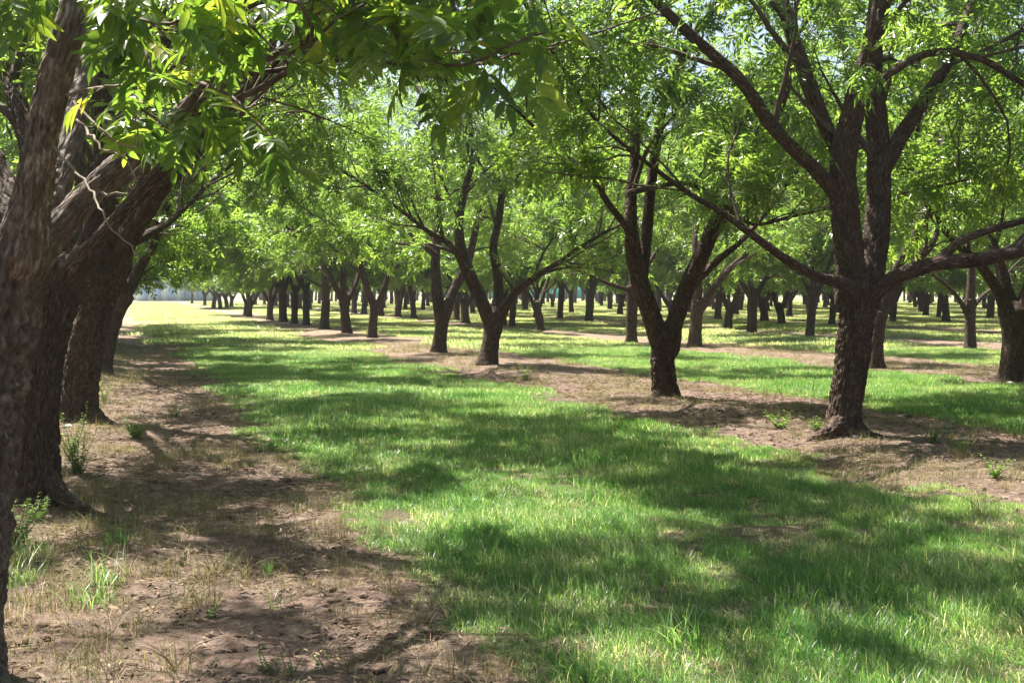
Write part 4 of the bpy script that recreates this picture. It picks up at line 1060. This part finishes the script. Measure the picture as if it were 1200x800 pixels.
# ------------------------------------------------------------------ single weeds and tufts
def put_root(name, px, py, label, cat='plant', group=None):
    x, y = G(px, py); z = float(ground_h(x, y)[0]); r = link(name, None, label=label, category=cat); r.location = (x, y, z)
    if group: r['group'] = group
    return r
def leafy_weed(px, py, label, h=.3, stems=5, mat=M_WEED, leaf=.045, seed=0, spread=.4, name='weed', dens=12, wide=.45):
    rs = np.random.RandomState(seed); r = put_root(name, px, py, label)
    gs = Geo(); gl = Geo()
    stems = int(stems * 1.2)
    for i in range(stems):
        a = rs.uniform(0, 6.28); d = nrm(np.array([math.cos(a) * spread, math.sin(a) * spread, 1.0])); q = wander(rs, np.array([rs.normal(0, .02), rs.normal(0, .02), -.01]), d, h * rs.uniform(.6, 1.1), 6, .05, .1)
        tube(gs, q, np.linspace(.0035, .0012, 7), 5, close=False)
        for j in range(dens):
            f = .12 + .88 * j / dens; x = f * 6; k = min(int(x), 5); p = q[k] * (1 - x + k) + q[k + 1] * (x - k)
            b = rs.uniform(0, 6.28); dd = nrm(np.array([math.cos(b), math.sin(b), rs.uniform(.1, .8)])); sv = nrm(np.cross(dd, [0, 0, 1.0])); nn = np.cross(sv, dd)
            L = leaf * 1.2 * rs.uniform(.6, 1.2) * (1.15 - .6 * f); w = L * wide * .5
            u = np.array([0, .3, .65, 1]); ww = np.array([.1, 1, .8, .02]) * w; c = p + dd * (u * L)[:, None] - nn * (.3 * L * u * u)[:, None]
            V = np.concatenate([c + sv * ww[:, None] + nn * (ww * .3)[:, None], c, c - sv * ww[:, None] + nn * (ww * .3)[:, None]]); kk = np.arange(3)
            F = np.concatenate([np.stack([kk, kk + 4, kk + 5, kk + 1], 1), np.stack([kk + 4, kk + 8, kk + 9, kk + 5], 1)])
            gl.add(V, F, tint=np.full(12, float(np.clip(rs.uniform(.1, .7) + .3 * f, 0, 1))))
    link('stems', gs.mesh('stems', M_STEM), r); link('foliage', gl.mesh('foliage', mat, True), r, kind='stuff')
    return r
def tuft(px, py, label, h=.2, n=60, seed=0, dry=.3, mat=M_GRASS, w=.004, size=.12, lean=.55, wisps=0):
    rs = np.random.RandomState(seed); r = put_root('grass_tuft', px, py, label, 'grass tuft')
    V, Q, Tr, tn = blade_patch(rs, size, n, h, w, 4, dry, lean)
    az = np.arctan2(V[:, 1], V[:, 0]); V[:, :2] *= (1 + V[:, 2:3] * 1.6)
    link('blades', mk_mesh('blades', V, [Q, Tr], mat, {'tint': tn}), r, kind='stuff')
    if wisps:
        g = Geo()
        for i in range(wisps):
            a = rs.uniform(-.9, .9) + (0 if i % 2 else math.pi); q = [np.zeros(3)]
            d = nrm(np.array([math.cos(a) * .35, math.sin(a) * .2, 1.0])); L = h * rs.uniform(1.2, 1.9)
            for k in range(8): d = nrm(d + np.array([math.cos(a) * .13, 0, -.10])); q.append(q[-1] + d * L / 8)
            tube(g, np.array(q), np.linspace(.0022, .0012, 9), 4, close=False)
        link('seed_stalks', g.mesh('seed_stalks', M_STRAW), r)
    return r
leafy_weed(92, 560, 'bright leafy weed clump between the second and third left trunks', .42, 16, leaf=.05, seed=1, spread=.35, dens=16)
leafy_weed(86, 540, 'taller sprawling weed right behind the bright clump by the second trunk', .55, 9, leaf=.045, seed=2, spread=.35, dens=16)
leafy_weed(22, 640, 'bushy green weed at the foot of the nearest trunk', .36, 16, leaf=.05, seed=3, spread=.5, dens=14)
leafy_weed(45, 612, 'small yellow-green weed beside the second trunk root', .2, 9, leaf=.04, seed=4, spread=.5)
leafy_weed(121, 470, 'yellow-green weed by the third left trunk', .42, 8, leaf=.04, seed=5)
leafy_weed(158, 515, 'bluish green weed clump on the dirt right of the left trunks', .3, 12, leaf=.06, seed=6, spread=.7, wide=.3)
leafy_weed(205, 488, 'low weed in the middle of the dirt strip under the left row', .3, 10, leaf=.04, seed=7, spread=.6)
leafy_weed(915, 503, 'dark leafy weed mound left of the big tree', .3, 12, leaf=.055, seed=8, spread=1.1, dens=9)
leafy_weed(905, 476, 'thin upright weed stalk left of the big tree, first of three', .42, 2, leaf=.035, seed=9, spread=.08)
leafy_weed(918, 474, 'thin upright weed stalk left of the big tree, middle of three', .48, 2, leaf=.04, seed=10, spread=.08)
leafy_weed(952, 478, 'forked upright weed stalk left of the big tree, nearest its trunk', .46, 3, leaf=.035, seed=11, spread=.15)
leafy_weed(1108, 516, 'tall pale silvery weed right of the big tree', .42, 2, mat=M_WEED_PALE, leaf=.075, seed=12, spread=.1, dens=20)
leafy_weed(1092, 521, 'green weed at the foot of the pale silvery one', .24, 6, leaf=.05, seed=13, spread=.6)
leafy_weed(1125, 533, 'sprawling weed in front of the pale silvery one', .2, 10, leaf=.06, seed=14, spread=1.3)
leafy_weed(1168, 560, 'low weed near the right edge on the dirt strip', .28, 7, leaf=.05, seed=15, spread=.7)
leafy_weed(615, 445, 'small weed on the dirt behind the grass lane', .4, 8, leaf=.06, seed=16, spread=.4)
leafy_weed(325, 785, 'tiny yellow-leaved seedling at the bottom edge', .13, 3, leaf=.03, seed=17, spread=.5, dens=7)
leafy_weed(338, 790, 'small seedling with flat yellow leaves beside the tiny one', .12, 4, leaf=.032, seed=18, spread=.8, dens=6)
leafy_weed(252, 727, 'seedling with small round leaves in the foreground dirt', .12, 3, leaf=.028, seed=19, spread=.5, dens=8)
leafy_weed(378, 778, 'small seedling near the grass edge at the bottom', .09, 3, leaf=.025, seed=20, spread=.5, dens=7)
leafy_weed(960, 505, 'yellow-green weed sprouting against the big tree root', .18, 8, leaf=.05, seed=26, spread=.7)
tuft(205, 790, 'tuft of long pale arching grass stalks at the bottom of the dirt', .15, 40, 31, .6, M_DRY, wisps=9)
tuft(110, 715, 'green grass tuft on the foreground dirt, left one', .2, 80, 32, .1, size=.2)
tuft(125, 690, 'tall wispy green grass tuft on the foreground dirt', .24, 60, 33, .15, size=.16, lean=.8)
tuft(236, 715, 'greyish grass tuft in the middle foreground dirt', .17, 80, 34, .5, M_DRY, size=.16)
tuft(322, 712, 'thin grass tuft right of the greyish tuft', .16, 26, 35, .4, size=.06)
tuft(140, 640, 'bright green grass tuft behind the foreground dirt', .18, 60, 36, .05, size=.16)
tuft(250, 672, 'pale feathery grass tuft on the dirt', .2, 90, 37, .4, M_DRY, size=.2, wisps=3)
tuft(285, 675, 'pair of curled seed stalks above thin grass', .18, 30, 38, .6, M_DRY, wisps=4, size=.08)
tuft(312, 668, 'short bright green blades left of the grass edge', .14, 26, 39, .0, size=.06)
tuft(15, 690, 'bright grass tuft in sun by the nearest trunk', .2, 140, 40, .05, size=.26)
tuft(30, 660, 'thick green grass clump behind the nearest trunk', .2, 160, 41, .05, size=.3)
tuft(565, 655, 'tall green grass clump at the left edge of the lane', .22, 90, 42, .05, size=.16)
tuft(1150, 600, 'dry grass tuft on the dirt near the right edge', .2, 80, 43, .6, M_DRY, size=.25, wisps=4)
tuft(800, 750, 'coarse broad-bladed grass clump in the near lane', .2, 70, 44, .05, w=.008, size=.16)
# pale stones at tree feet
def stone(px, py, s, label, seed):
    rs = np.random.RandomState(seed); x, y = G(px, py); z = float(ground_h(x, y)[0])
    a = np.linspace(0, math.pi, 9)[1:-1]; b = np.arange(14) * 2 * math.pi / 14
    V = np.array([(math.sin(i) * math.cos(j), math.sin(i) * math.sin(j) * .8, math.cos(i) * .6) for i in a for j in b] + [(0, 0, .6), (0, 0, -.6)])
    V = V * s * (1 + .25 * pnoise(V * 1.7 + seed))[:, None]; g = Geo(); i = np.arange(6)[:, None] * 14; j = np.arange(14)[None]
    g.add(V, np.stack([i + j, i + 14 + j, i + 14 + (j + 1) % 14, i + (j + 1) % 14], -1).reshape(-1, 4))
    jj = np.arange(14); n0 = 98
    g.F[3].append(np.stack([jj, (jj + 1) % 14, np.full(14, n0)], 1)); g.F[3].append(np.stack([84 + (jj + 1) % 14, 84 + jj, np.full(14, n0 + 1)], 1))
    o = link('stone', g.mesh('stone', M_STONE, True), None, label=label, category='stone'); o.location = (x, y, z + s * .15)
stone(1000, 514, .06, 'pale stone at the foot of the big dark tree', 3)
stone(1184, 450, .08, 'pale stone at the foot of the tree on the right edge', 4)
stone(80, 505, .05, 'pale stone showing between the second and third left trunks', 5)
print('done', time.time() - T0, sum(len(m.polygons) for m in bpy.data.meshes))

# ------------------------------------------------------------------ thin haze in the air
def haze():
    m, t, out = newmat('air_haze')
    v = t.nodes.new('ShaderNodeVolumePrincipled'); v.inputs['Color'].default_value = (.93, .96, 1.0, 1); v.inputs['Density'].default_value = .0007
    v.inputs['Anisotropy'].default_value = .6
    t.links.new(v.outputs[0], out.inputs['Volume'])
    g = Geo(); box(g, -420, 420, -60, 420, -1.2, 16.5); link('haze', g.mesh('haze', m), kind='stuff', label='thin pale haze in the air under the trees', category='haze')
haze()
